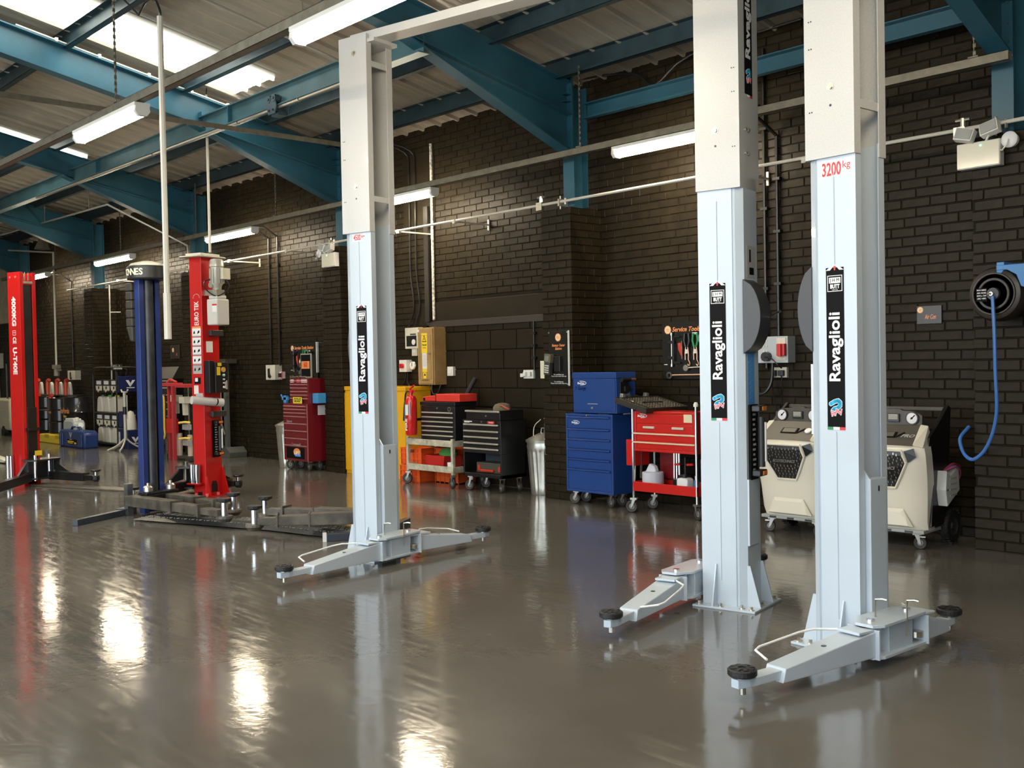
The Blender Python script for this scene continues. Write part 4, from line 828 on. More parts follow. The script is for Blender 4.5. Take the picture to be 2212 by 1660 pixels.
MB().prism([(mx-.08, my-.08), (mx+.07, my-.08), (mx+.085, my+.09), (mx-.07, my+.09)], 'z', 1.85, 2.13).prism([(mx-.07, my-.06), (mx+.05, my-.06), (mx+.06, my+.08), (mx-.06, my+.08)], 'z', 2.13, 2.17).build('oil_tank', mat('translucent_tank', (.62, .62, .60), .3), RD, bevel=.012, smooth=True)
decal(fmat((mx+.03, my-.081, 2.04)), [(-.03, .035, -.05, .03)], m=PRW, parent=RD, name='tank_label'); decal(fmat((mx+.03, my-.081, 2.04)), [(-.03, .035, .018, .035)], m=PRR, parent=RD, name='tank_label_band', lift=.001)
F = lambda z, dx=0.: fmat((ex-ew/2+dx, ey, z))
text('EURO TEK', .085, fmat((ex-ew/2+.01, ey-.001, 1.98), rot=90), PRW, RD, bold=.02, width=.26)
for k in range(9): a_ = PI*k/8; decal(fmat((ex-ew/2+.01+.045*math.cos(a_), ey, 2.15+.04*math.sin(a_))), polys=[disc(0, 0, .004, 6)], m=PRW, parent=RD, name='star')
for i, z in enumerate((1.78, 1.68, 1.58, 1.48, 1.38)):
    decal(F(z-.0), [(-.062, .062, -.038, .042)], m=PRW if i < 4 else PRS, parent=RD, name='warning_label'); decal(F(z), [(-.062, .062, -.05, -.038)], m=PRS, parent=RD, name='warning_text')
    decal(F(z), polys=[[(-.045, -.02), (-.02, -.015), (-.025, .015), (-.04, .005)]], m=PRB, parent=RD, name='pictogram', lift=.001); decal(F(z), polys=[[(.01, -.02), (.045, -.005), (.04, .02), (.02, .008)]], m=PRB, parent=RD, name='pictogram', lift=.001)
decal(F(1.83), [(-.062, .062, -.006, .012)], m=PRO, parent=RD, name='warning_header')
decal(F(1.26), [(-.045, .045, -.04, .03)], m=PRB, parent=RD, name='badge_label'); decal(F(1.26, -.015), [(-.02, .02, -.015, .025)], m=PRW, parent=RD, name='badge_label', lift=.001)
decal(F(1.17), [(-.055, .01, -.06, .035)], m=WHT, parent=RD, name='notice'); decal(F(1.09, .02), [(-.05, .05, -.03, .03)], m=PRS, parent=RD, name='notice')
GX = lambda z, y: fmat((ex, ey+y, z), '+x')
MB().box(ex, ex+.05, ey+.08, ey+.27, 1.74, 1.80).build('cable_bracket', DKG, RD, bevel=.004); MB().box(ex, ex+.05, ey+.08, ey+.29, .86, .92).build('cable_bracket', DKG, RD, bevel=.004)
decal(GX(1.62, .10), [(-.05, .05, -.06, .06)], m=PRW, parent=RD, name='notice'); text('TESTED', .02, GX(1.66, .10), PRB, RD)
MB().box(ex, ex+.09, ey+.09, ey+.28, 1.12, 1.45).build('control_box', BLK, RD, bevel=.004); MB().box(ex, ex+.07, ey+.02, ey+.09, 1.12, 1.47).build('control_guard', BLK, RD, bevel=.004)
cf = lambda y, z: fmat((ex+.091, ey+y, z), '+x')
decal(cf(.13, 1.36), [(-.025, .03, -.05, .04)], m=PRY, parent=RD, name='yellow_label'); decal(cf(.14, 1.43), [(-.02, .04, -.02, .015)], m=PRY, parent=RD, name='yellow_label')
for y, z, mm, r in ((.20, 1.37, mat('amber_button', (.7, .4, .15), .3), .028), (.205, 1.31, mat('pale_green_button', (.45, .8, .7), .3), .015), (.205, 1.265, PRW, .010), (.205, 1.225, PRW, .008), (.205, 1.18, PRW, .012)): MB().cyl((ex+.09, ey+y, z), (ex+.105, ey+y, z), r, 12).build('button', mm, RD, smooth=True)
decal(cf(.25, 1.20), [(-.02, -.010, -.04, .04), (0, .012, -.045, .05)], m=PRW, parent=RD, name='control_text')
black_carriage(RD, ex-ew, ey+.10, -1, False)
x1, y1 = red_local(515, 1046); swing_arm(RD, ex-ew-.15, ey+.28, x1, y1, padh=.20)
x1, y1 = red_local(400, 1063); swing_arm(RD, ex-ew-.15, ey-.02, x1-.15, y1-.55, padh=.2)
for dx in (-.035, .035): MB().cyl((ex-ew/2+dx-.03, ey-.045, .15), (ex-ew/2+dx-.03, ey-.045, .35), .030, 14).build('spare_pad_adapter', CHR, RD, smooth=True)
MB().box(ex-ew/2-.12, ex-ew/2+.06, ey-.08, ey-.005, .135, .15).build('adapter_tray', RED, RD)
MB().prism([(.35, -.02), (.35, .18), (ex-ew-.1, ey+.2), (ex-ew-.1, ey-.0)], 'z', .0, .02).build('floor_ramp_cover', mat('cover_plate', (.20, .18, .15), .35, .5, var=.3), RD, bevel=.006)
# work lamps clipped on both posts
def worklamp(loc, yaw, label, k=1.):
    t = thing('inspection_lamp', label, 'lamp', loc, yaw)
    MB().box(-.012, .0, -.055, .055, -.02*k, .40*k).build('back_plate', PRB, t)
    b = MB(); [b.box(0, .001, -.025+(i % 2)*.004, .005+(i % 3)*.006, .03+i*.028*k, .042+i*.028*k) for i in range(12)]; b.build('printed_lines', PRS, t, kind='stuff')
    MB().cyl((.03, .025, .05*k), (.03, .025, .33*k), .020, 12).build('barrel', DKG, t, smooth=True); MB().cyl((.05, .032, .08*k), (.05, .032, .30*k), .009, 8).build('tube_light', mat('lamp_tube', (.75, .72, .70), .3), t, smooth=True)
    for z in (.0, .36*k): MB().box(.0, .05, -.045, .06, z, z+.035).build('bracket', BLK, t, bevel=.006); MB().box(.05, .056, -.01, .045, z+.006, z+.030).build('orange_insert', mat('lamp_orange', (.85, .25, .03), .4), t, bevel=.004)
    return t
def lw(par, x, y, z): 
    bpy.context.view_layer.update(); return par.matrix_world @ Vector((x, y, z))
p = lw(LA, xo+.014, .11, .735); worklamp(tuple(p), 11.8, 'orange and black inspection lamp clipped to the middle grey post')
p = lw(RD, ex+.014, ey+.16, .44); worklamp(tuple(p), 20, 'orange and black inspection lamp clipped to the red post', .95)
# paper roll strapped to the red post
p = lw(RD, ex+.06, ey+.0, 1.03); t = thing('document_tube', 'white document tube strapped to the red post', 'tube', tuple(p), 20)
MB().cyl((-.12, -.12, .02), (.02, .20, -.02), .045, 14).build('tube', mat('silvery_white', (.6, .58, .56), .4), t, smooth=True); MB().lathe([(.046, -.01), (.048, -.01), (.048, .01), (.046, .01)], (-.0, .1, 0), 14, 'y').build('strap', BLK, t)

# lift 4: blue pair, second post hidden behind the grey one
BL = thing('two_post_lift', 'dark blue two-post lift with a chequer-plate ramp between its posts', 'car lift', (-9.816, 4.10, 0), 12.)
BI = (Matrix.Translation(BL.location) @ Matrix.Rotation(math.radians(12), 4, 'Z')).inverted()
def bl(px, py, z=0): q = BI @ G(px, py, z); return q.x, q.y
slimpost(BL, 0, 0, .075, .235, 2.27, 1, NAVY, lip=.055, inner=False)
MB().cyl((.045, .117, .05), (.045, .117, 2.24), .052, 16).build('column_cover', mat('worn_black_cover', (.035, .04, .045), .35, var=.7, vscale=5), BL, smooth=True)
MB().prism([(.07+.20*math.cos(a)-.01, .11+.185*math.sin(a)) for a in [k*PI/14 for k in range(28)]], 'z', 2.245, 2.375).build('head_cover', mat('black_head', (.03, .03, .03), .35), BL, bevel=.014, smooth=True)
MB().lathe([(.175, 2.375), (.15, 2.40), (.05, 2.425), (0, 2.43)], (.06, .11, 0), 20).build('cap', CRM, BL, smooth=True)
M = Matrix.Translation((.06, .11, 2.31)) @ Matrix.Rotation(math.radians(-2), 4, 'Z')
for k, ch in enumerate('4 TONNES'):
    a_ = math.radians(-143+k*12.5)
    if ch != ' ': text(ch, .085, fmat((.06+.203*math.cos(a_), .11+.188*math.sin(a_), 2.31), '-y') @ Matrix.Rotation(a_+PI/2, 4, 'Y'), mat('decal_lime', (.80, .80, .62), .4), BL, bold=.03, name='lettering')
b = MB()
for i in range(5): b.box(-.10, -.0, -.03, .13, 2.22-(i+1)*.085+.006, 2.22-i*.085)
b.prism([(-.10, 1.80), (0, 1.80), (0, 1.66), (-.04, 1.66)], 'y', -.03, .13).build('motor_cover', mat('motor_housing', (.05, .047, .038), .5), BL, bevel=.010)
MB().box(-.001, .0, .01, .05, 1.50, 1.56).build('label', WHT, BL); MB().box(.0, .03, .235, .26, 2.05, 2.16).box(.0, .03, .235, .26, 1.86, 1.97).build('hinge_block', BLK, BL)
# carriage head of the blue post and arms
MB().box(.08, .20, -.06, .30, .20, .225).box(.06, .20, -.04, .28, .10, .20).build('carriage', BLK, BL, bevel=.005)
for y in (.0, .25): MB().lathe([(.02, .225), (.045, .23), (.045, .27), (.03, .285), (.015, .285), (.015, .31), (0, .31)], (.14, y, 0), 14).build('hinge_pin', ZINC, BL, smooth=True)
def chunky(t, pts, pad, m=OIL, w=.06, z=.10):
    """telescopic arm: boxes stepping down along pts"""
    (xa, ya), (xb, yb) = pts; d = Vector((xb-xa, yb-ya, 0)); L = d.length; M = Matrix.Rotation(math.atan2(d.y, d.x), 4, 'Z'); M.translation = (xa, ya, 0)
    a = thing_part('arm', t, M)
    for i, (s0, s1) in enumerate(((0, .52), (.48, .80), (.75, .97))): MB().box(L*s0, L*s1, -w+i*.008, w-i*.008, z+i*.006, z+.095-i*.012).build('beam' if i == 0 else 'extension', m, a, bevel=.004)
    for s_ in (.52, .80): MB().box(L*s_-.008, L*s_+.008, -w-.008, w+.008, z-.012, z+.10).build('collar', m, a)
    MB().lathe([(0, z-.03), (.05, z-.03), (.075, z), (.07, z+.02), (0, z+.02)], (L, 0, 0), 14).build('pad_seat', m, a); MB().cyl((L, 0, z), (L, 0, z+.14), .030, 14).build('pad_post', CHR, a, smooth=True)
    MB().lathe([(0, z+.135), (.03, z+.135), (.062, z+.15), (.062, z+.17), (0, z+.172)], (L, 0, 0), 12).build('pad', RUB, a)
chunky(BL, [(-.03, -.09), bl(485, 1120, .10)], 0); chunky(BL, [(.10, .22), bl(505, 1106, .10)], 0)
MB().box(-.10, -.04, -.10, -.04, .0, .30).build('stub_post', mat('scuffed_steel', (.18, .18, .17), .4, .6, var=.4), BL)
ax, ay = bl(162, 1137); bx, by = bl(290, 1108)
d = Vector((bx-ax, by-ay, 0)); M = Matrix.Rotation(math.atan2(d.y, d.x), 4, 'Z'); M.translation = (ax, ay, 0)
o = MB(M).box(0, d.length, -.03, .03, .0, .055).box(d.length-.2, d.length+.1, -.06, .06, .055, .065).build('outrigger', mat('dark_slate_paint', (.03, .04, .055), .35), BL, bevel=.003)
# ramp plate
c0 = bl(289, 1126); c1 = bl(430, 1137); c2 = bl(597, 1151); c3 = bl(752, 1157)
rw = .34
lx = c3[0]
def ramp(u, v):
    x = c0[0]-.02+(lx+.28-c0[0])*u; y = c0[1]+(c2[1]-c0[1])*min(u*1.6, 1)+rw*v; return (x, y, .012+.05*min(v*4, 1, (1-v)*4, u*12))
MB().grid(ramp, 26, 8).build('ramp_plate', mat('chequer_plate', (.05, .05, .05), .35, .5, var=.3, vscale=12), BL)
b = MB(); random.seed(3)
for i in range(58):
    for j in range(5):
        u, v = (i+.5)/58, .16+.17*j; p = ramp(u, v); a_ = .8 if (i+j) % 2 else -.8
        b.M = Matrix.Translation((p[0], p[1], p[2])) @ Matrix.Rotation(a_, 4, 'Z'); b.box(-.017, .017, -.004, .004, -.002, .004)
b.build('tread_pattern', mat('worn_tread', (.22, .20, .16), .4, .5, var=.5), BL, kind='stuff')
# second blue post
px2 = lx+.30
slimpost(BL, px2, c3[1]+.03, .12, .235, 2.27, -1, NAVY, lip=.055, inner=False)
py2 = c3[1]+.03
MB().prism([(px2-.02, py2+.08), (px2-.20, py2+.04), (px2-.20, py2+.16), (px2-.02, py2+.2)], 'z', .20, .225).box(px2-.22, px2-.10, py2+.02, py2+.2, .08, .20).build('carriage', BLK, BL, bevel=.004); MB().lathe([(.02, .225), (.045, .23), (.045, .28), (.02, .29)], (px2-.17, py2+.1, 0), 14).build('hinge_pin', ZINC, BL, smooth=True)
MB().prism([(px2-.10, .02), (px2-.22, .02), (px2-.13, .62), (px2-.10, .62)], 'y', py2+.0, py2+.01).build('side_gusset', mat('slate_guard', (.06, .07, .085), .4), BL)
chunky(BL, [(px2-.17, py2+.08), bl(550, 1138, .10)], 0); chunky(BL, [(px2-.17, py2+.16), bl(573, 1115, .10)], 0)
ax, ay = bl(700, 1170); d = Vector((px2+.05-ax, py2-ay, 0)); M = Matrix.Rotation(math.atan2(d.y, d.x), 4, 'Z'); M.translation = (ax, ay, 0)
MB(M).box(0, d.length, -.03, .03, 0, .06).build('outrigger', mat('dark_slate_paint', (.03, .04, .055), .35), BL, bevel=.003); MB(M).box(-.01, .02, -.035, .035, 0, .065).build('outrigger_cap', WHT, BL)
ax, ay = bl(880, 1134); d = Vector((ax-px2, ay-py2-.1, 0)); M = Matrix.Rotation(math.atan2(d.y, d.x), 4, 'Z'); M.translation = (px2, py2+.1, 0)
MB(M).box(0, d.length, -.03, .03, 0, .06).build('outrigger', mat('dark_slate_paint', (.03, .04, .055), .35), BL, bevel=.003)
# ================================================================ TOOL STORAGE ALONG THE WALL
TYRE = mat('grey_black_tyre', (.035, .033, .03), .55)
def caster(par, x, y, r=.05, zt=.13, yaw=0., rub=TYRE, brake=False):
    M = Matrix.Translation((x, y, 0)) @ Matrix.Rotation(math.radians(yaw), 4, 'Z')
    c = thing_part('caster', par, M)
    MB().lathe([(r*.55, -.014), (r*.9, -.016), (r, -.010), (r, .010), (r*.9, .016), (r*.55, .014)], (-.02, 0, r), 18, 'y').build('tyre', rub, c, smooth=True)
    MB().lathe([(0, -.018), (r*.2, -.018), (r*.24, -.012), (r*.5, -.010), (r*.5, .010), (r*.24, .012), (r*.2, .018), (0, .018)], (-.02, 0, r), 14, 'y').build('hub', mat('hub_grey', (.22, .21, .20), .4), c, smooth=True)
    b = MB()
    for s in (-1, 1): b.prism([(-.026, r-.008), (-.014, r-.008), (.018, zt-.02), (-.014, zt-.02)], 'y', s*.021-.0012, s*.021+.0012)
    b.box(-.03, .03, -.026, .026, zt-.022, zt-.004).cyl((-.02, -.026, r), (-.02, .026, r), .006, 8)
    b.build('fork', mat('dull_zinc', (.36, .35, .32), .35, .8), c)
    if brake: MB().box(-.055, .0, -.014, .014, zt-.04, zt-.032).build('brake_pedal', ZINC, c)
    return c
def four(par, w, d, r, zt, yaw=(20, -15, 30, 5), inx=.06, **k):
    for i, (x, y) in enumerate(((inx, inx), (w-inx, inx), (inx, d-inx), (w-inx, d-inx))): caster(par, x, y, r, zt, yaw[i], **k)
def chest(par, w, d, z0, z1, rows, m, handle='lip', hm=None, lip_h=.012, frame=.022, name='body', x0=0, y0=0):
    """carcass with a recessed drawer bank; rows are (height, n_handles) from the top"""
    MB().box(x0, x0+w, y0+.012, y0+d, z0, z1).box(x0, x0+frame, y0, y0+.014, z0, z1).box(x0+w-frame, x0+w, y0, y0+.014, z0, z1).box(x0+frame, x0+w-frame, y0, y0+.014, z1-frame, z1).box(x0+frame, x0+w-frame, y0, y0+.014, z0, z0+frame).build(name, m, par, bevel=.003)
    tot = sum(r for r in rows); H = z1-z0-2*frame; z = z1-frame
    for r in rows:
        h = r/tot*H; z -= h
        dr = MB().box(x0+frame+.004, x0+w-frame-.004, y0+.002, y0+.03, z+.004, z+h-.004).build('drawer', m, par, bevel=.002)
        if handle == 'lip': MB().prism([(y0-.020, z+h-.013), (y0+.003, z+h-.024), (y0+.003, z+h-.003), (y0-.018, z+h-.005)], 'x', x0+frame+.006, x0+w-frame-.006).build('handle', hm or m, dr)
        elif handle == 'bar': MB().prism([(y0-.020, z+h-.022), (y0-.002, z+h-.026), (y0-.002, z+h-.003), (y0-.018, z+h-.008)], 'x', x0+frame+.01, x0+w-frame-.01).build('handle', hm or ZINC, dr, bevel=.002)
    return z
ALU = mat('aluminium_handle', (.68, .66, .58), .3, .7)
# --- blue roll cab and top box
BM = mat('blue_tool_chest_paint', (.012, .055, .24), .3, coat=.3)
def swoosh(par, M, k, m=PRW, word='BluePoint'):
    o = text(word, .034*k, M, m, par, bold=.03, shear=.3, width=.115*k)
    arc = [(.085*k*math.cos(a)+.01*k, .026*k*math.sin(a)+.002) for a in [(-100+i*15)*PI/180 for i in range(15)]]
    inn = [(.078*k*math.cos(a)+.01*k, .019*k*math.sin(a)+.002) for a in [(-100+i*15)*PI/180 for i in range(15)]]
    decal(M, polys=[[arc[i], arc[i+1], inn[i+1], inn[i]] for i in range(14)], m=m, parent=par, name='logo_swoosh')
t = thing('roll_cabinet', 'blue roller tool cabinet with six drawers against the brick pier', 'tool cabinet', (-7.20, 7.27, 0))
chest(t, .61, .30, .13, .885, [.42, 1, .95, .95, .95, .95, 2.0][1:] and [1.15, .95, .95, .95, .95, 2.0], BM); four(t, .61, .30, .055, .135, inx=.07)
swoosh(t, fmat((.12, -.001, .80)), .72); MB().cyl((.29, -.012, .872), (.29, 0, .872), .009, 10).build('lock', ZINC, t); MB().box(.42, .55, .02, .2, .886, .892).build('black_cloth', BLK, t)
t = thing('tool_chest', 'blue lidded tool chest standing on the blue roller cabinet', 'tool chest', (-7.11, 7.29, .894))
MB().box(0, .56, 0, .27, 0, .33).build('body', BM, t, bevel=.004); MB().box(-.004, .564, -.008, .274, .33, .388).build('lid', BM, t, bevel=.005); MB().box(.012, .548, -.008, 0, .022, .325).build('front_panel', BM, t, bevel=.003)
swoosh(t, fmat((.11, -.009, .285)), .8); text('S  George', .05, fmat((.105, -.009, .235)), PRB, t, shear=.4, width=.14, name='handwriting')
MB().box(.20, .33, -.014, -.008, .085, .092).build('handle', ALU, t); MB().cyl((.26, -.018, .05), (.26, -.008, .05), .011, 10).build('lock', ZINC, t)
t2 = thing('air_ratchet', 'black air ratchet with copper end hooked on the side of the blue chest', 'tool', (-6.55, 7.35, 1.21))
MB().cyl((.03, -.02, 0), (.03, .10, .0), .02, 10).build('grip', BLK, t2, smooth=True); MB().cyl((.03, .10, 0), (.03, .17, 0), .017, 10).build('head', COP, t2, smooth=True); MB().box(0, .015, -.02, .10, -.13, .0).box(.0, .03, .03, .11, -.11, -.06).build('holder', BLK, t2, bevel=.003)
tag(MB(Matrix.Translation((-6.585, 7.42, .90))).box(0, .002, 0, .1, -.02, .08).build('paper_label', PRW), 'small white paper label on the side of the blue tool cabinet', 'label')
# --- red open trolley
RM = mat('red_trolley_paint', (.58, .012, .008), .3, coat=.3)
t = thing('tool_trolley', 'red two-tier tool trolley on chrome legs left of the middle grey post', 'trolley', (-6.32, 7.25, 0))
w_, d_ = .72, .30
for x in (.0, w_): 
    for y in (0, d_): MB().cyl((x, y, .13), (x, y, .98), .013, 10).build('leg', CHR, t, smooth=True); 
for i, (x, y) in enumerate(((0, 0), (w_, 0), (0, d_), (w_, d_))): caster(t, x, y, .055, .14, (25, 160, 20, 10)[i])
chest(t, w_-.03, d_-.02, .565, .93, [1.15, 1.0, .25, .95, .95][0:0] or [1.3, 1.1, 1.1, 1.1], RM, handle='none', x0=.015, y0=.0)
for x in (.13, .46): MB().box(x, x+.13, -.016, -.0, .775, .795).build('handle', CRM, t, bevel=.003)
for z in (.72, .64): MB().box(.0, w_-.01, -.018, -.002, z, z+.014).build('handle', mat('cream_trim', (.75, .62, .42), .35), t, bevel=.003)
MB().box(-.01, w_+.012, -.012, .0, .20, .285).box(-.01, w_+.012, d_, d_+.01, .20, .285).box(-.01, 0, -.012, d_+.01, .20, .285).box(w_, w_+.012, -.012, d_+.01, .20, .285).box(-.01, w_+.01, -.01, d_+.01, .205, .215).build('lower_tray', RM, t, bevel=.003)
swoosh(t, fmat((.10, -.002, .885)), .75); decal(fmat((.63, .0, .875)), [(-.045, .045, -.035, .035)], m=mat('warning_cream', (.75, .68, .45), .4), parent=t, name='warning_label')
MB().box(-.13, -.02, .05, .25, .42, .66).build('side_pocket', RM, t, bevel=.004)
MB().box(.09, .27, d_-.03, d_-.02, .30, .56).build('rear_panel', mat('dark_red_panel', (.20, .01, .012), .35), t)
for k, (x, y, z0, z1, m) in enumerate(((-.07, .10, .55, .86, DKG), (-.03, .14, .30, .90, mat('brown_handle', (.08, .06, .045), .5)), (-.035, .06, .28, .60, ZINC))):
    q = thing('pry_bar', ('black handled pry bar in the side pocket of the red trolley', 'long dark file behind the chrome leg of the red trolley', 'thin steel rod hanging beside the red trolley leg')[k], 'tool', (-6.32+x, 7.25+y, z0)); MB().cyl((0, 0, 0), (.01, 0, z1-z0), .012 if k < 2 else .005, 8).build('shaft', m, q, smooth=True)
q = thing('paper_roll', 'thick white paper towel roll on the lower tray of the red trolley', 'paper roll', (-6.20, 7.38, .216))
MB().lathe([(.02, 0), (.095, 0), (.098, .01), (.098, .15), (.09, .155), (.02, .155)], n=28).build('roll', mat('paper_white', (.62, .64, .72), .9, bump=.3), q, smooth=True)
MB().prism([(-.07, .15), (-.02, .23), (.04, .21), (.06, .16), (.02, .145)], 'y', -.03, .02).build('loose_sheet', mat('paper_white', (.62, .64, .72), .9, bump=.3), q, bevel=.01)
q = thing('telescopic_tubes', 'bundle of upright chrome tubes at the back of the red trolley', 'tubes', (-6.02, 7.50, .216)); [MB().cyl((x, 0, 0), (x*.9, 0, .34), .010, 8).build('tube', CHR, q, smooth=True) for x in (-.03, 0, .03)]
q = thing('sprayer_bottle', 'white squat bottle on the right of the red trolley tray', 'bottle', (-5.80, 7.34, .216))
MB().prism([(-.06, 0), (.06, 0), (.06, .11), (.045, .13), (-.045, .13), (-.06, .11)], 'y', -.05, .05).build('body', PRW, q, bevel=.012, smooth=True); MB().cyl((0, 0, .13), (0, 0, .16), .02, 10).build('cap', BLK, q)
q = thing('puller_tool', 'black gear puller with red handles behind the white bottle', 'tool', (-5.86, 7.42, .216)); MB().box(-.12, .0, -.03, .03, 0, .10).cyl((.0, 0, .1), (.0, 0, .30), .008, 8).box(-.07, -.02, -.01, .01, .10, .14).build('body', BLK, q, bevel=.006); MB().cyl((-.12, 0, .23), (-.06, 0, .235), .01, 8).cyl((.02, 0, .235), (.09, 0, .24), .012, 8).build('handles', PRR, q, smooth=True)
q = thing('spray_can', 'blue and white spray can at the right end of the red trolley tray', 'can', (-5.69, 7.36, .216)); MB().lathe([(0, 0), (.026, 0), (.026, .10), (.018, .115), (0, .115)], n=14).build('can', mat('can_blue', (.05, .15, .32), .3), q, smooth=True); MB().lathe([(0, .115), (.014, .115), (.014, .15), (0, .15)], n=10).build('cap', PRW, q); MB().lathe([(.05, 0), (.05, .012), (0, .012)], n=14).build('base_ring', PRW, q)
# socket set tray on top
q = thing('socket_tray', 'open black socket set case lying tilted across the red trolley', 'tool case', (0, 0, 0))
_l, _n = W(1328, 864, 7.17), W(1396, 888, 7.15)
_xl = (_n-_l).normalized(); _yl = Vector((.03, 1, 0)); _yl = (_yl-_xl*_yl.dot(_xl)).normalized(); _zl = _xl.cross(_yl)
_M = Matrix((_xl, _yl, _zl)).transposed().to_4x4(); _M.translation = _l+Vector((0, 0, .01))
q.matrix_world = _M; TL, TD = (_n-_l).length, .56
MB().box(0, TL, 0, TD, -.04, .0).box(0, TL, 0, .012, 0, .012).box(0, TL, TD-.012, TD, 0, .012).box(0, .012, 0, TD, 0, .012).box(TL-.012, TL, 0, TD, 0, .012).build('tray', mat('black_brown_case', (.028, .025, .02), .45), q, bevel=.004)
random.seed(5); b = MB()
for j in range(15):
    for i in range(11):
        x = .04+i*.032+random.uniform(-.002, .002); y = .035+j*.035; r = random.choice((.008, .010, .012)); 
        if (i == 5 and 3 < j < 12) or x > TL-.03: continue
        b.cyl((x, y, 0), (x, y, .010), r, 8)
b.build('socket', mat('socket_steel', (.55, .50, .40), .3, .9), q, kind='stuff'); b = MB(); b.box(.19, .205, .15, .42, .0, .014).box(.03, TL-.03, .057, .062, .0, .012).box(.03, TL-.03, .28, .285, 0, .012).build('divider', DKG, q)
for x in (.09, .40): MB().box(-.03, .01, x, x+.04, .0, .04).build('latch', ZINC, q, bevel=.003)
MB().box(-.04, .0, .20, .33, -.005, .02).build('handle', BLK, q, bevel=.006)
for x_, y_ in ((-6.32, 7.25), (-5.60, 7.25)): tag(MB().lathe([(0, .98), (.022, .98), (.022, 1.0), (.012, 1.02), (0, 1.02)], (x_, y_, 0), 12).build('leg_cap', WHT, None, smooth=True), 'white cap on the '+('left' if x_ < -6 else 'right')+' front leg of the red trolley', 'cap')
# --- black roller cabinet
X0 = W(1001, 1000, 7.33).x; X1 = W(1083, 1000, 7.33).x; w_ = X1-X0
t = thing('roll_cabinet', 'black roller tool cabinet with silver drawer bars left of the garbage bin', 'tool cabinet', (X0, 7.33, 0))
chest(t, w_, .36, .42, .775, [.55, 1, 1, 1, 1], BLK, handle='none'); 
zz = [.735, .665, .60, .535, .475]
for z in zz: MB().box(.03, w_-.03, -.022, -.004, z-.018, z).build('handle', ALU, t, bevel=.004)
MB().box(0, .02, 0, .36, .16, .42).box(w_-.02, w_, 0, .36, .16, .42).box(0, w_, .34, .36, .16, .42).box(0, w_, 0, .36, .16, .20).build('open_bay', BLK, t, bevel=.003)
four(t, w_, .36, .055, .165, (20, -25, 30, 160)); decal(fmat((.07, -.001, .757)), [(-.04, .09, -.004, .006), (-.04, .05, -.012, -.007)], m=PRW, parent=t, name='maker_print'); decal(fmat((w_-.16, -.001, .755)), [(-.05, .06, -.013, .013)], m=PRR, parent=t, name='red_badge'); text('Sealey', .024, fmat((w_-.155, -.0025, .755)), PRW, t, shear=.3, width=.075); MB().cyl((.32, -.008, .757), (.32, 0, .757), .009, 10).build('lock', ZINC, t)
t2 = thing('tool_chest', 'low black top chest with one silver bar on the black roller cabinet', 'tool chest', (X0+.05, 7.34, .777)); w2 = w_-.07
MB().box(0, w2, 0, .34, 0, .105).build('body', BLK, t2, bevel=.004); MB().box(.0, w2, -.02, .0, .083, .103).build('handle', ALU, t2, bevel=.004); MB().cyl((w2*.6, -.008, .045), (w2*.6, 0, .045), .010, 10).build('lock', ZINC, t2)
q = thing('work_cap', 'khaki cap lying on top of the low black chest', 'cap', (X0+.50, 7.47, .882)); MB().lathe([(.10, 0), (.10, .03), (.08, .06), (.04, .075), (0, .078)], n=18).build('crown', mat('khaki_cloth', (.14, .12, .075), .9, bump=.4), q, smooth=True)
q = thing('red_pliers', 'red handled hose tool lying beside the khaki cap', 'tool', (X0+.56, 7.40, .884)); MB().tube(smoothpath([(-.05, 0, .01), (0, .0, .05), (.06, 0, .03), (.13, 0, .012)], 3), .010).build('handle', mat('dark_red_grip', (.35, .04, .03), .5), q, smooth=True)
q = thing('carry_case', 'black and red carry case in the open bay of the black cabinet', 'case', (X0+.14, 7.40, .202)); MB().box(0, .42, 0, .2, 0, .11).build('body', mat('olive_case', (.07, .065, .05), .4), q, bevel=.006)
for x in (.03, .36): MB().box(x, x+.035, -.01, 0, .02, .08).build('latch', mat('tool_red', (.55, .04, .02), .4), q, bevel=.004)
MB().box(.09, .30, -.03, -.0, .015, .04).build('handle', mat('tool_red', (.55, .04, .02), .4), q, bevel=.006)
q = thing('crimping_case', 'flat grey blue case standing behind the carry case', 'case', (X0+.06, 7.60, .202)); MB().box(0, .3, 0, .03, 0, .19).build('body', mat('slate_case', (.05, .065, .075), .4), q, bevel=.005); b = MB(); [b.box(.05+i*.03, .065+i*.03, -.002, 0, .165, .175) for i in range(7)]; b.build('slot', BLK, q)
pipe('charger_cable', [(X0+.85, 7.7, .78), (X0+.83, 7.62, .70), (X0+.84, 7.6, .50), (X0+.86, 7.6, .42)], .0045, WHT, 'white cable hanging down right of the black roller cabinet', 'cable', smooth=4)
pipe('charger_cable', [(X0+.88, 7.72, .79), (X0+.96, 7.7, .80), (X0+1.03, 7.7, .70), (X0+1.0, 7.7, .61), (X0+.95, 7.7, .62)], .0032, WHT, 'thin white cable curling over the garbage bin', 'cable', smooth=4)
q = thing('steel_rod', 'dark steel pry rod standing behind the black roller cabinet', 'rod', (X0+.80, 7.72, 0)); MB().cyl((0, 0, 0), (.02, .12, 1.08), .012, 8).build('rod', mat('dark_steel', (.08, .08, .08), .4, .6), q, smooth=True)
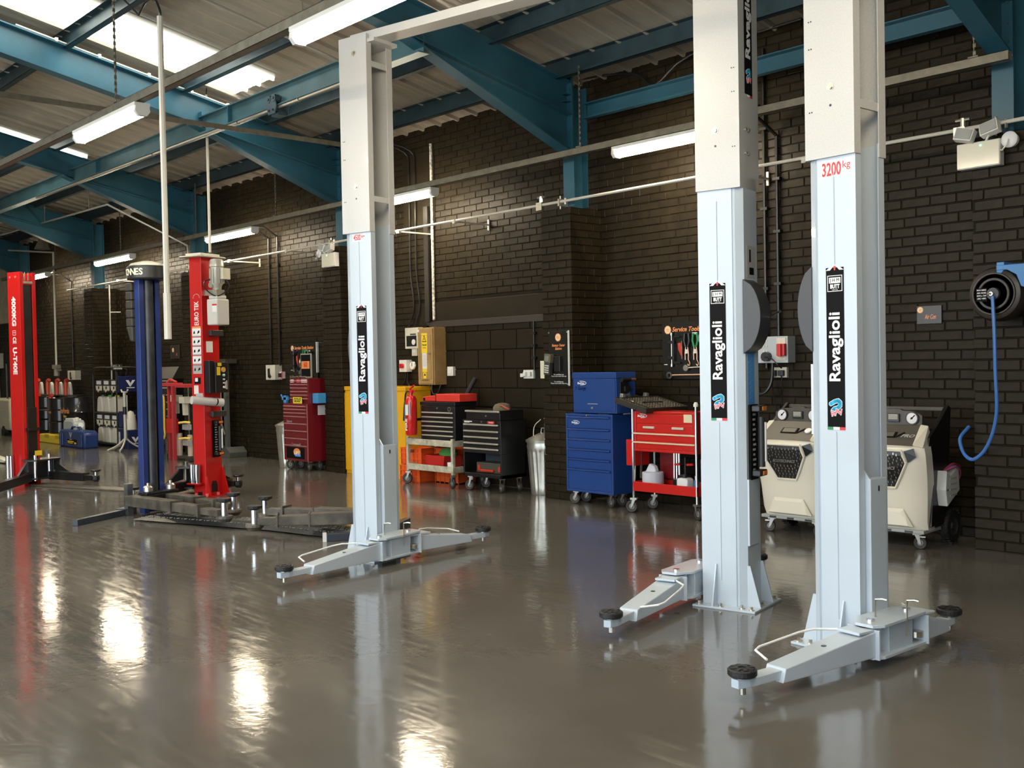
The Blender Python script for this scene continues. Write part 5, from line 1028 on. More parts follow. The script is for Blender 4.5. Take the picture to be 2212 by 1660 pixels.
# --- white trolley carrying a black chest
XL, XR = W(883, 1010, 7.33).x, W(979, 1010, 7.33).x; w_ = XR-XL
t = thing('flat_trolley', 'chipped cream two-shelf trolley on castors left of the black roller cabinet', 'trolley', (XL, 7.33, 0))
CW = mat('chipped_cream_paint', (.50, .47, .36), .45, var=.35, vscale=14)
for i, (x, y) in enumerate(((0, 0), (w_, 0), (0, .42), (w_, .42))): MB().box(x-.018, x+.018, y-.018, y+.018, .15, .62 if y else .55).build('leg', CW, t, bevel=.003); caster(t, x, y, .06, .15, (30, -10, 20, 160)[i])
for z in (.17, .46): MB().box(-.01, w_+.01, -.02, .0, z, z+.07).box(-.01, w_+.01, .42, .44, z, z+.07).box(-.02, 0, -.02, .44, z, z+.07).box(w_, w_+.02, -.02, .44, z, z+.07).box(0, w_, 0, .42, z+.01, z+.02).build('shelf', CW, t, bevel=.003)
XA_ = W(909, 900, 7.36).x; XB_ = W(983, 900, 7.36).x
t2 = thing('tool_chest', 'black six-drawer tool chest with silver bars on the cream trolley', 'tool chest', (XA_, 7.36, .483)); w2 = XB_-XA_
chest(t2, w2, .30, 0.02, .43, [1, 1, 1, 1, 1, 1, .6], BLK, handle='none'); MB().box(-.006, w2+.006, -.006, .306, .435, .475).build('lid', BLK, t2, bevel=.004)
for k in range(6): MB().box(.03, w2-.03, -.018, -.002, .345-k*.052, .361-k*.052).build('handle', ALU, t2, bevel=.004)
MB().cyl((w2*.5, -.008, .405), (w2*.5, 0, .405), .010, 10).build('lock', ZINC, t2); MB().lathe([(.018, -.01), (.026, -.01), (.026, 0), (.018, 0)], (w2*.85, 0, .395), 14, 'y').build('ring', ZINC, t2)
q = thing('drill_case', 'red plastic drill case lying on the black six-drawer chest', 'case', (XA_+.02, 7.38, .962)); RC = mat('bright_red_plastic', (.72, .045, .03), .4)
MB().box(.24, .66, 0, .26, 0, .085).build('body', RC, q, bevel=.008); MB().prism([(-.05, .0), (.24, 0), (.24, .07), (.05, .06), (-.05, .045)], 'y', .03, .2).build('nose', RC, q, bevel=.008); MB().cyl((-.01, .025, .022), (-.01, .035, .022), .018, 10).build('hole', BLK, q); MB().box(.235, .245, -.003, .0, .0, .085).build('seam', BLK, q)
q = thing('rubber_hose_end', 'stubby black rubber hose leaning on the wall above the drill case', 'hose', (XA_+.30, 7.80, 1.02)); MB().cyl((0, 0, 0), (.10, .06, .20), .028, 10).cyl((-.05, -.02, -.06), (0, 0, 0), .018, 8).build('hose', RUB, q, smooth=True)
for k, (x, lab, m_) in enumerate(((.26, 'red parts bin on the lower shelf of the cream trolley', mat('red_bin_plastic', (.50, .02, .015), .4)),)):
    q = thing('parts_bin', lab, 'bin', (XL+x, 7.40, .192)); MB().prism([(0, 0), (.30, 0), (.32, .15), (-.02, .15)], 'y', 0, .01).prism([(0, 0), (.30, 0), (.32, .15), (-.02, .15)], 'y', .26, .27).box(-.0, .30, 0, .27, 0, .01).add([(-.02, 0, .15), (-.02, .27, .15), (0, .27, 0), (0, 0, 0)], [(0, 1, 2, 3)]).add([(.32, 0, .15), (.32, .27, .15), (.30, .27, 0), (.30, 0, 0)], [(0, 1, 2, 3)]).build('bin', m_, q, recalc=False)
q = thing('parts_bin', 'small red parts bin behind the front leg of the cream trolley', 'bin', (XL+.03, 7.50, .192)); MB().prism([(0, 0), (.22, 0), (.24, .13), (-.02, .13)], 'y', 0, .2).build('bin', mat('red_bin_plastic', (.50, .02, .015), .4), q, bevel=.006)
q = thing('green_cloth', 'crumpled green glove in the red bin on the cream trolley', 'glove', (XL+.50, 7.52, .33)); MB().lathe([(0, 0), (.10, .01), (.11, .05), (.07, .10), (.03, .12), (0, .115)], n=10).build('cloth', mat('green_cloth', (.07, .28, .06), .9, bump=.8, bscale=20), q, smooth=True); q.scale = (1.3, .7, .8)
tag(MB(Matrix.Translation((XL+w_-.14, 7.36, .192))).box(0, .07, 0, .06, 0, .09).build('small_carton', PRW, None, bevel=.002), 'small white carton on the lower shelf of the cream trolley', 'carton')
# orange crates behind the trolley
OR_ = mat('orange_crate_plastic', (.80, .12, .02), .4)
for k, (x, y, z, yw, w2, lab) in enumerate(((XL-.28, 7.42, 0, 2, .36, 'lower orange crate at the left under the extinguisher'), (XL-.27, 7.43, .205, 4, .36, 'upper orange crate of the left stack under the extinguisher'), (XL+.14, 7.62, 0, 0, .42, 'orange crate on the floor behind the cream trolley'), (XL+.12, 7.63, .205, 0, .42, 'orange crate behind the cream trolley, stacked on the floor one'))):
    q = thing('orange_crate', lab, 'crate', (x, y, z), yw); d2 = .26; b = MB()
    b.box(0, w2, 0, d2, 0, .012)
    for (a0, a1, b0, b1) in ((0, w2, 0, .010), (0, w2, d2-.01, d2), (0, .01, 0, d2), (w2-.01, w2, 0, d2)): b.box(a0, a1, b0, b1, 0, .195)
    b.build('body', OR_, q); b = MB()
    for zz in (.185, .13, .06): b.box(-.012, w2+.012, -.012, 0, zz, zz+.012).box(-.012, 0, -.012, d2, zz, zz+.012).box(w2, w2+.012, -.012, d2, zz, zz+.012)
    for i in range(6): b.box(w2*i/5-.004, w2*i/5+.004, -.010, 0, 0, .19)
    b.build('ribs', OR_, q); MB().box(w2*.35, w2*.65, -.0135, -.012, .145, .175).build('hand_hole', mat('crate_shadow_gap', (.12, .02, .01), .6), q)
# fire extinguisher on the wall-side of the yellow cabinet
q_ = W(889, 915, 7.28)
q = thing('fire_extinguisher', 'red fire extinguisher with black horn in front of the yellow cabinet', 'fire extinguisher', (q_.x, 7.28, 0)); zb = .575
MB().lathe([(0, zb), (.060, zb), (.066, zb+.012), (.066, zb+.40), (.05, zb+.445), (.02, zb+.465), (.02, zb+.49), (0, zb+.49)], n=22).build('cylinder', mat('extinguisher_red', (.62, .01, .01), .2, coat=.6), q, smooth=True)
MB().box(-.02, .03, -.015, .015, zb+.485, zb+.515).prism([(-.01, zb+.51), (.10, zb+.50), (.10, zb+.512), (0, zb+.525)], 'y', -.008, .008).prism([(-.02, zb+.52), (.07, zb+.57), (.06, zb+.58), (-.02, zb+.535)], 'y', -.008, .008).build('handle', PRR, q)
MB().tube(smoothpath([(-.02, 0, zb+.50), (-.09, 0, zb+.49), (-.115, 0, zb+.42), (-.115, 0, zb+.36)], 4), .009).lathe([(.012, zb+.38), (.022, zb+.30), (.030, zb+.16), (0, zb+.16)], (-.115, 0, 0), 12).build('horn', BLK, q, smooth=True)
decal(fmat((0, -.0665, zb+.30)), [(-.025, .03, -.07, .05)], m=PRW, parent=q, name='label'); text('FIRE', .05, fmat((-.005, -.069, zb+.12), rot=90), PRW, q, bold=.03, width=.14); decal(fmat((.04, -.06, zb+.32)), [(0, .02, -.1, .06)], m=PRS, parent=q, name='instructions')
# shelf post it hangs on
MB().box(-.02, .02, .066, .22, zb+.16, zb+.19).build('wall_bracket', BLK, q)
# yellow cabinet
xl, xr_ = W(738, 950, 7.50).x, W(878.5, 950, 7.50).x
q = thing('storage_cabinet', 'wide yellow storage cabinet behind the left grey lift post', 'cabinet', (xl, 7.50, 0)); w2 = xr_-xl; YM = mat('yellow_cabinet_paint', (.80, .42, .01), .35, coat=.2)
MB().box(0, w2, .0, .38, .0, 1.07).build('body', YM, q, bevel=.004); MB().box(-.012, w2+.012, -.015, .39, 1.07, 1.12).build('top', YM, q, bevel=.005)
for k in range(2): MB().box(w2*k/2+.02, w2*(k+1)/2-.01, -.012, 0, .05, 1.04).build('door', YM, q, bevel=.003)
MB().cyl((w2*.47, -.04, .62), (w2*.47, -.012, .62), .012, 10).build('handle', ZINC, q)
q = thing('bottle', 'white cleaner bottle standing on the left end of the yellow cabinet', 'bottle', (xl+.17, 7.62, 1.12)); MB().box(-.07, .07, -.045, .045, 0, .22).build('body', PRW, q, bevel=.012); MB().cyl((0, 0, .22), (0, 0, .26), .024, 12).build('cap', PRW, q, smooth=True); decal(fmat((-.02, -.0455, .10)), [(-.03, .04, -.06, .03)], m=PRS, parent=q, name='label')
# galvanised bins
def dustbin(x, y, label, k=1.):
    q = thing('dustbin', label, 'bin', (x, y, 0)); n = 36; b = MB(); R0, R1, H = .145*k, .185*k, .56*k
    prof_ = [(R0, 0), (R0+.004, .01), (R0+(R1-R0)*.12, .08*k), (R0+(R1-R0)*.80, .44*k), (R1*.985, .47*k), (R1+.004, .50*k), (R1, .53*k), (R1+.004, H)]
    vs = []; fs = []
    for i, (r, z) in enumerate(prof_):
        for j in range(72):
            a_ = 2*PI*j/72; rr = r+(.0055*(1 if (j // 2) % 2 else -1) if i in (2, 3) else 0); vs.append((rr*math.cos(a_), rr*math.sin(a_), z))
    for i in range(len(prof_)-1):
        for j in range(72): fs.append((i*72+j, i*72+(j+1) % 72, (i+1)*72+(j+1) % 72, (i+1)*72+j))
    b.add(vs, fs); GB = mat('galvanised_bin', (.66, .66, .60), .28, .85, var=.12, vscale=10); b.build('body', GB, q, smooth=True)
    MB().lathe([(R1+.012, H-.012), (R1+.016, H+.012), (R1*.96, H+.022), (R1*.5, H+.065), (R1*.15, H+.085), (0, H+.085)], n=36).build('lid', GB, q, smooth=True)
    b = MB(); [b.cyl((.05*math.cos(a_), .05*math.sin(a_), H+.078), (R1*.93*math.cos(a_), R1*.93*math.sin(a_), H+.022), .005, 5) for a_ in [i*PI/4 for i in range(8)]]; b.build('lid_ribs', GB, q)
    MB().tube([(-.05, 0, H+.08), (-.04, 0, H+.13), (.04, 0, H+.13), (.05, 0, H+.08)], .007).build('lid_handle', GB, q, smooth=True); MB().tube([(R1-.01, -.05, .46*k), (R1+.04, -.05, .44*k), (R1+.04, .05, .44*k), (R1-.01, .05, .46*k)], .006).build('side_handle', GB, q, smooth=True)
    return q
q_ = G(1163, 1072); dustbin(W(1177, 1000, 7.68).x, 7.68, 'ribbed galvanised bin right of the black roller cabinet')
dustbin(-12.80, 7.50, 'ribbed galvanised bin left of the maroon tool chest', 1.02)
# maroon stack
MR = mat('maroon_chest_paint', (.16, .008, .014), .3, coat=.4); PKH = mat('pinkish_trim', (.50, .22, .22), .35, .3)
t = thing('roll_cabinet', 'tall maroon roller tool cabinet with drawer trims', 'tool cabinet', (-12.555, 7.26, 0)); w_ = .61
chest(t, w_, .30, .13, .89, [.7, .8, .8, 1.6, 1.6, 1.7, 1.6, 3.2], MR, hm=PKH); four(t, w_, .30, .065, .14, inx=.07); text('Snap-on', .05, fmat((.15, -.001, .655)), PRS, t, shear=.2, width=.14); text('Cornwell', .06, fmat((.30, -.001, .345)), PRS, t, shear=.3, width=.24); MB().box(w_-.006, w_+.002, -.004, .004, .13, .89).build('corner_trim', PKH, t)
decal(fmat((.30, .001, .235)), [(-.24, .22, -.075, .075)], m=PRB, parent=t, name='picture_panel'); decal(fmat((.33, .001, .245)), polys=[disc(0, 0, .09, 12, .055)], m=PRO, parent=t, name='flame_print', lift=.001); decal(fmat((.36, .001, .21)), [(-.08, .06, -.02, .01)], m=PRN, parent=t, name='blue_print', lift=.0015); text('LIFT', .06, fmat((.33, -.002, .235)), PRW, t, shear=.2, bold=.03, width=.14)
t2 = thing('tool_chest', 'maroon five-drawer top chest on the tall maroon cabinet', 'tool chest', (-12.42, 7.29, .892)); chest(t2, .47, .26, .0, .335, [1, 1, 1, 1, 1, 1.2], MR, hm=PKH)
for k, (x, c_) in enumerate(((.06, PRW), (.22, PRK), (.33, PRW), (.40, PRW))): decal(fmat((x, -.001, .30)), [(-.04, .045, -.018, .02)], m=c_, parent=t2, name='sticker', lift=.001*k)
q = thing('number_plate', 'yellow plate reading GOLF propped on the maroon cabinet', 'plate', (-12.30, 7.262, .895)); MB().box(0, .22, 0, .006, 0, .085).build('plate', mat('plate_yellow', (.80, .66, .05), .4), q); text('GOLF', .075, fmat((.11, -.001, .043)), PRB, q, bold=.02, width=.17)
q = thing('blue_box', 'light blue plastic box on the right edge of the maroon cabinet', 'box', (-11.94, 7.34, .90)); MB().box(0, .14, 0, .16, 0, .13).build('body', mat('light_blue_plastic', (.06, .30, .62), .35), q, bevel=.006); MB().box(.0, .14, -.002, 0, .08, .086).build('seam', PRN, q); MB().box(-.02, .0, 0, .16, -.01, .0).box(.0, .14, 0, .01, -.005, .0).build('hook', BLK, q)
q = thing('blue_clamp', 'light blue clamp tool at the left edge of the maroon cabinet', 'tool', (-12.60, 7.29, .895)); MB().box(.0, .07, 0, .04, 0, .10).box(-.04, .11, 0, .03, .04, .08).cyl((-.03, .015, .06), (-.08, .015, .11), .012, 8).build('body', mat('light_blue_plastic', (.06, .30, .62), .35), q, bevel=.004)
tag(MB(Matrix.Translation((-11.944, 7.42, .74))).box(0, .003, 0, .14, 0, .13).build('paper_notice', PRW), 'white paper notice on the side of the tall maroon cabinet', 'notice')
q = thing('picture_frame', 'silver framed orange picture standing on the maroon top chest', 'picture', (-12.07, 7.33, 1.235)); MB().box(-.13, .13, 0, .02, 0, .32).build('frame', ALU, q, bevel=.003); MB().box(-.115, .115, -.002, 0, .015, .305).build('print', PRB, q); decal(fmat((0, -.003, .17)), [(-.10, .10, -.05, .05)], m=PRO, parent=q, name='orange_print'); text('60', .09, fmat((0, -.005, .17)), PRR, q, bold=.02)
for k, (x, z) in enumerate(((-12.36, 1.232), (-12.15, 1.232))):
    q = thing('torque_wrench', ('steel ratchet lying on the left of the maroon top chest', 'pale bar lying at the foot of the framed picture')[k], 'tool', (x, 7.31, z)); MB().cyl((-.05, 0, .012), (.12, 0, .014), .010, 8).lathe([(.0, -.012), (.022, -.012), (.022, .012), (0, .012)], (-.05, 0, .014), 10, 'y').build('tool', STEEL, q, smooth=True)

# ================================================================ AIR CONDITIONING SERVICE MACHINES
SHELL = mat('cream_machine_shell', (.78, .74, .62), .35, coat=.2); PANEL = mat('brown_grey_console', (.075, .066, .055), .45); GRILL = mat('black_grille', (.01, .01, .01), .35)
def ac_machine(xc, yf, label, yaw):
    t = thing('service_machine', label, 'machine', (xc, yf, 0), yaw, 'air conditioning service machines'); w = .29
    # front shell, lofted from side profile: (z, y_front, half width)
    P = [(.13, .03, .27), (.20, .0, .275), (.36, -.015, .285), (.50, -.04, .295), (.60, -.075, .305), (.68, -.09, .305), (.735, -.085, .295), (.752, -.06, .285)]
    b = MB(); vs = []; fs = []
    for z, y, hw in P: vs += [(-hw, y+.16, z), (-hw, y+.05, z), (-hw*.80, y+.005, z), (-hw*.45, y-.008, z), (hw*.45, y-.008, z), (hw*.80, y+.005, z), (hw, y+.05, z), (hw, y+.16, z)]
    n = 8
    for i in range(len(P)-1):
        for j in range(n-1): fs.append((i*n+j, i*n+j+1, (i+1)*n+j+1, (i+1)*n+j))
    fs.append(list(range(n))[::-1]); fs.append([(len(P)-1)*n+j for j in range(n)]); b.add(vs, fs); o = b.build('front_shell', SHELL, t, smooth=True)
    # black side bodies rising to the rear
    for xs_ in ((-w, -w+.03), (w-.03, w+.002)): MB().prism([(.08, .16), (.12, .50), (.02, .66), (.06, .80), (.20, .88), (.40, 1.02), (.44, 1.0), (.40, .60), (.30, .16)], 'x', *xs_).build('side_panel', GRILL, t, bevel=.004)
    MB().box(-w+.03, w-.03, .14, .40, .14, .86).build('rear_body', BLK, t); MB().box(-w+.02, w-.02, .40, .43, .975, 1.005).build('push_handle', PANEL, t, bevel=.005)
    # console
    C = MB(); C.add([(-.225, -.075, .752), (.225, -.075, .752), (.205, .11, .885), (-.205, .11, .885), (-.225, .11, .70), (.225, .11, .70)], [(0, 1, 2, 3), (1, 5, 2), (0, 3, 4), (2, 5, 4, 3), (0, 4, 5, 1)]).build('console', PANEL, t)
    for s in (-1, 1): MB().add([(s*.225, -.078, .755), (s*.292, -.055, .735), (s*.262, .115, .885), (s*.205, .112, .892), (s*.225, .1, .70), (s*.285, .16, .70)], [(0, 1, 2, 3), (1, 5, 2), (0, 3, 4), (2, 5, 4, 3), (0, 4, 5, 1)]).build('shell_wing', SHELL, t, bevel=.004)
    CM = Matrix.Translation((0, .015, .8175)) @ Matrix.Rotation(math.radians(35.7), 4, 'X')
    MB(CM).box(-.075, .07, -.032, .028, .0, .006).build('screen_frame', PRB, t); MB(CM).box(-.06, .055, -.024, .022, .006, .008).build('screen', mat('grey_screen', (.16, .15, .13), .2), t); MB(CM).prism([(.075, -.03), (.10, -.005), (.13, .02), (.12, .03), (.09, .0)], 'z', 0, .006).build('trim_line', PRB, t)
    text('PRO', .045, CM @ Matrix.Translation((.155, -.01, .002)), PRS, t, bold=.03, shear=.3, width=.10) if xc > -4.2 else MB(CM).cyl((.16, 0, 0), (.16, 0, .01), .028, 14).build('dial_button', PRW, t)
    MB().prism([(-.21, .875), (-.21, .955), (-.15, .985), (-.06, .99), (-.05, 1.0), (.05, 1.0), (.06, .99), (.15, .985), (.21, .955), (.21, .875)], 'y', .13, .17).build('gauge_panel', PANEL, t, bevel=.006)
    for s in (-1, 1):
        g = MB().lathe([(0, .115), (.040, .115), (.046, .118), (.046, .13)], (s*.14, 0, .935), 22, 'y').build('gauge', PRW, t, smooth=True)
        MB().lathe([(.040, .112), (.048, .112), (.048, .13), (.040, .13)], (s*.14, 0, .935), 22, 'y').build('bezel', DKG, g, smooth=True); MB(Matrix.Translation((s*.14, .112, .935)) @ Matrix.Rotation(math.radians(45), 4, 'Y')).box(-.003, .003, 0, .002, -.012, .032).build('needle', PRB, g); MB().cyl((s*.14, .110, .935), (s*.14, .114, .935), .007, 10).build('pin', PRB, g)
    if xc < -4.2: decal(fmat((-.17, .129, .905)), polys=[disc(0, 0, .018, 10)], m=PRR, parent=t, name='red_sticker')
    MB().box(-.045, .045, .115, .13, .905, .965).build('printer', BLK, t, bevel=.003); b = MB(); [b.box(-.035, .035, .112, .115, .925+k*.010, .930+k*.010) for k in range(4)]; b.build('printer_slot', CRM, t)
    # hexagonal grille
    def fy(z):
        for (z0, y0, _), (z1, y1, _) in zip(P, P[1:]):
            if z0 <= z <= z1: return y0+(y1-y0)*(z-z0)/(z1-z0)-.008
        return 0
    hexa = [(-.085, .44), (.085, .44), (.185, .625), (.155, .715), (-.155, .715), (-.185, .625)]
    cxg = lambda x, z, o=0.: (x, fy(z)-o, z)
    g = MB(); k = []
    for zz in (.44, .50, .56, .60, .625, .66, .68, .715):
        hw = .085+(zz-.44)/.185*.10 if zz <= .625 else .185-(zz-.625)/.09*.03
        k += [cxg(-hw, zz, .004), cxg(hw, zz, .004)]
    g.add(k, [(2*i, 2*i+1, 2*i+3, 2*i+2) for i in range(7)]); gp = g.build('grille', GRILL, t)
    b = MB()
    for i in range(-5, 6):
        x = i*.031
        zlo = .44+max(0, (abs(x)-.075))/.10*.185+.012
        for j in range(12):
            z0_ = zlo+j*.022
            if z0_+.014 > .70 or (.555 < z0_ < .60 and abs(x) < .12): continue
            off = .004 if j % 2 else -.004
            b.add([cxg(x-.004+off, z0_, .007), cxg(x+.004+off, z0_, .007), cxg(x+.004+off, z0_+.016, .007), cxg(x-.004+off, z0_+.016, .007)], [(0, 1, 2, 3)])
    b.build('grille_bars', mat('grille_highlight', (.30, .29, .27), .25, .8), gp)
    text('ECOTECHNICS', .03, fmat((0, fy(.58)-.012, .585)), mat('decal_grey', (.16, .15, .14), .3), gp, bold=.03, shear=.3, width=.20)
    e = MB()
    for i in range(6):
        (x0, z0), (x1, z1) = hexa[i], hexa[(i+1) % 6]; e.tube([cxg(x0, z0, .004), cxg((x0+x1)/2, (z0+z1)/2, .006), cxg(x1, z1, .004)], .009, 6)
    e.build('grille_rim', SHELL, t, smooth=True)
    for s in (-1, 1):
        MB().add([(s*.172, fy(.70)-.006, .712), (s*.245, fy(.72)-.004, .735), (s*.262, fy(.68)+.0, .675), (s*.200, fy(.64)-.004, .63)], [(0, 1, 2, 3)]).build('side_vent', mat('gloss_black', (.01, .01, .01), .12), t, recalc=False)
    MB().add([(-.20, -.012, .16), (-.13, -.020, .29), (.13, -.020, .29), (.20, -.012, .16), (-.17, -.035, .17), (-.115, -.034, .265), (.115, -.034, .265), (.17, -.035, .17)], [(4, 5, 6, 7), (0, 1, 5, 4), (1, 2, 6, 5), (2, 3, 7, 6), (0, 4, 7, 3)]).build('lower_bulge', SHELL, t, bevel=.004)
    MB().prism([(-.27, .115), (.27, .115), (.27, .14), (-.27, .14)], 'y', .0, .30).build('skirt', mat('grey_skirt', (.35, .36, .36), .4), t, bevel=.004)
    [MB().box(x-.03, x+.03, -.003, .0, .119, .134).build('skirt_slot', DKG, t) for x in (-.16, 0, .16)]
    # side box for hoses (right side), cyan-white
    MB().prism([(.20, .30), (.17, .42), (.19, .56), (.25, .52), (.40, .58), (.42, .40)], 'x', w+.0, w+.07).build('hose_box', mat('pale_box', (.62, .64, .62), .4), t, bevel=.006)
    b = MB(); [b.box(w+.07, w+.073, .24, .36, .37+k*.04, .382+k*.04) for k in range(4)]; b.build('louvre', mat('louvre_grey', (.42, .44, .44), .4), t); MB().cyl((w+.07, .20, .42), (w+.073, .20, .42), .008, 8).build('screw', BLK, t)
    for k, mm in enumerate((mat('hose_red', (.5, .04, .05), .35), mat('hose_blue2', (.05, .07, .3), .35), mat('hose_pink', (.6, .12, .2), .35))): MB().tube(smoothpath([(w+.03, .22, .55), (w+.06+.01*k, .32, .60-.01*k), (w+.06, .46, .56-.02*k), (w+.0, .52, .48-.03*k)], 4), .007, 6).build('hose', mm, t, smooth=True)
    # wheels
    for s in (-1, 1): caster(t, s*.20, .05, .045, .125, (25, 200)[s > 0], brake=True)
    for s in (-1, 1):
        wg = MB().lathe([(.07, -.028), (.115, -.030), (.125, -.022), (.125, .022), (.115, .030), (.07, .028)], (s*(w-.01), .44, .126), 28, 'x').build('wheel', RUB, t, smooth=True)
        b = MB(); [b.cbox((0, 0, 0), (0, 0, 0)) for _ in ()]
        for i in range(24):
            b.M = Matrix.Translation((s*(w-.01), .44, .126)) @ Matrix.Rotation(i*PI/12, 4, 'X'); b.box(-.030, -.004, -.007, .007, .120, .131).box(.004, .030, .004, .018, .120, .131)
        b.build('tyre_tread', RUB, wg); MB().lathe([(0, -.02), (.02, -.024), (.03, -.012), (.07, -.020), (.07, .020), (.03, .012), (.02, .024), (0, .02)], (s*(w-.01), .44, .126), 20, 'x').build('rim', DKG, wg, smooth=True)
    MB().cyl((-w+.02, .44, .126), (w-.02, .44, .126), .012, 8).build('axle', DKG, t)
    return t
ac_machine(-4.60, 7.13, 'cream and black air conditioning machine left of the nearest grey post', 0)
ac_machine(-3.79, 7.13, 'cream and black air conditioning machine with PRO on its console beside the right pier', 3)

# ================================================================ FAR LEFT CORNER
def wx(px, Y): return W(px, 900, Y).x
# oil drums, spill tray, jugs
DR = mat('black_drum', (.012, .012, .013), .22, coat=.4)
def drum(px, Y, label, writing=None, z0=.10, k=1.):
    q = thing('oil_drum', label, 'drum', (wx(px, Y), Y, z0), 0, 'black oil drums'); R = .29*k; H = .88*k
    MB().lathe([(0, 0), (R, 0), (R+.008, .01), (R, .02), (R, .28*k), (R+.012, .30*k), (R, .32*k), (R, .57*k), (R+.012, .59*k), (R, .61*k), (R, H-.02), (R+.008, H-.01), (R, H), (0, H)], n=36).build('barrel', DR, q, smooth=True)
    if writing:
        for s, sz, zz, m in writing: text(s, sz, fmat((.06, -R-.006, zz)), m, q, bold=.03)
    return q
drum(103, 7.45, 'left black oil drum on the yellow spill tray', [('oils', .08, .42, PRO)], k=.8, z0=.16)
drum(132, 7.32, 'middle black oil drum with small orange print', [('fords', .07, .42, PRO)], k=.78, z0=.16)
drum(172, 7.40, 'large black oil drum with orange halfords lettering', [('halfords', .14, .62, PRO), ('Engine', .06, .52, PRY)], z0=0)
SP = mat('yellow_spill_tray', (.80, .58, .03), .45)
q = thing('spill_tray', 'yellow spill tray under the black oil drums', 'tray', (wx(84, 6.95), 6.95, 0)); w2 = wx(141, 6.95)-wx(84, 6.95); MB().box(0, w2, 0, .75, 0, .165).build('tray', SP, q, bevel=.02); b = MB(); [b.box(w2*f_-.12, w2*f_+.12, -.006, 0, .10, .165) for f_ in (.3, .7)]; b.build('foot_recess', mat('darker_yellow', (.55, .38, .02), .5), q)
def jug(px, Y, z, label, k=1.):
    q = thing('oil_jug', label, 'jug', (wx(px, Y), Y, z), 0, 'white measuring jugs with red spouts')
    MB().prism([(-.02*k, 0), (.16*k, 0), (.12*k, .20*k), (.06*k, .25*k), (.0, .24*k), (-.0*k, .18*k)], 'y', -.03*k, .02*k).build('body', mat('jug_white', (.66, .63, .55), .5), q, bevel=.015, smooth=True)
    MB().tube([(-.02*k, -.06*k, .0), (-.02*k, -.06*k, .20*k), (-.015*k, -.055*k, .27*k), (.03*k, -.04*k, .29*k)], .036*k, 8).build('spout', mat('jug_red', (.62, .07, .04), .4), q, smooth=True)
sh1, sh2 = 1.06, .73
k_ = 1.35
xs = (90, 112, 132, 151)
q = thing('jug_shelf', 'two-tier black metal shelf carrying the red and white jugs', 'shelf', (0, 0, 0)); xa, xb = wx(80, 7.5), wx(168, 7.5)
def zat(px, py, Y): return W(px, py, Y).z
zs1, zs2 = zat(125, 854, 7.45), zat(110, 885, 7.3)
MB().box(xa, xb, 7.50, 7.85, zs1-.02, zs1).build('upper_shelf', BLK, q); MB().box(xa, wx(133, 7.3), 7.16, 7.49, zs2-.02, zs2).build('lower_shelf', BLK, q)
b = MB(); [b.box(x-.012, x+.012, y-.012, y+.012, 0, z) for x, y, z in ((xa, 7.5, zs1), (xb, 7.5, zs1), (xa, 7.85, zs1), (xb, 7.85, zs1), (xa, 7.18, zs2), (wx(133, 7.3), 7.18, zs2))]; b.build('frame', BLK, q)
for i, px in enumerate(xs): jug(px, 7.62, zs1, ('leftmost', 'second', 'third', 'rightmost')[i]+' red and white jug on the upper shelf over the drums', 1.05)
for i, px in enumerate((90, 117)): jug(px, 7.33, zs2, ('left', 'right')[i]+' red and white jug on the lower shelf over the drums', 1.0)
# jerry cans
q = thing('jerry_can', 'translucent grey jerry can standing on the spill tray', 'jerry can', (wx(143, 6.93), 6.93, .0)); w2 = .60; z0 = .0
MB().box(-w2*.45, w2*.45, -.0, .02, 0, .02).build('foot', DKG, q); MB().prism([(-.27, .02), (.27, .02), (.27, .42), (.20, .47), (-.20, .47), (-.27, .42)], 'y', 0.03, .25).build('body', mat('milky_plastic', (.42, .45, .45), .4), q, bevel=.03, smooth=True); MB().box(-.20, .20, .05, .2, .46, .50).cyl((.20, .12, .44), (.2, .12, .52), .035, 12).build('top', WHT, q, bevel=.01)
q = thing('jerry_can', 'dark blue jerry can with a V emblem on the floor', 'jerry can', (wx(168, 6.95), 6.82, 0)); w2 = wx(196, 6.95)-wx(141, 6.95)
JB = mat('navy_can_plastic', (.015, .04, .16), .35); MB().prism([(-w2/2, 0), (w2/2, 0), (w2/2, .26), (w2*.42, .31), (-w2*.42, .31), (-w2/2, .26)], 'y', 0, .26).build('body', JB, q, bevel=.03, smooth=True)
b = MB(); [b.cyl((x, -.008, .03), (x, -.008, .24), .018, 8) for x in (-w2*.40, -w2*.32, w2*.42)]; b.build('rib', JB, q, smooth=True); MB().tube([(-w2*.2, .1, .30), (-w2*.15, .1, .36), (w2*.15, .1, .36), (w2*.2, .1, .30)], .02, 8).build('handle', JB, q, smooth=True); MB().cyl((-w2*.05, .13, .33), (w2*.12, .13, .40), .05, 10).build('white_rag', PRW, q)
def vee(par, M, k, m): decal(M, polys=[[(-.09*k, .06*k), (-.035*k, .06*k), (.02*k, -.03*k), (-.01*k, -.065*k)], [(.09*k, .06*k), (.035*k, .06*k), (-.0*k, -.0*k), (.0, -.065*k)]], m=m, parent=par, name='v_emblem'); decal(M, [(-.075*k, .075*k, -.09*k, -.075*k)], m=m, parent=par, name='v_underline')
vee(q, fmat((0, -.006, .22)), .9, PRS); decal(fmat((.05, -.005, .10)), [(-.22, .24, -.04, .05)], m=PRB, parent=q, name='label'); decal(fmat((.05, -.005, .10)), [(-.20, .10, .0, .02), (-.20, .05, -.025, -.01), (.12, .22, -.03, .0)], m=PRY, parent=q, name='label_print', lift=.002)
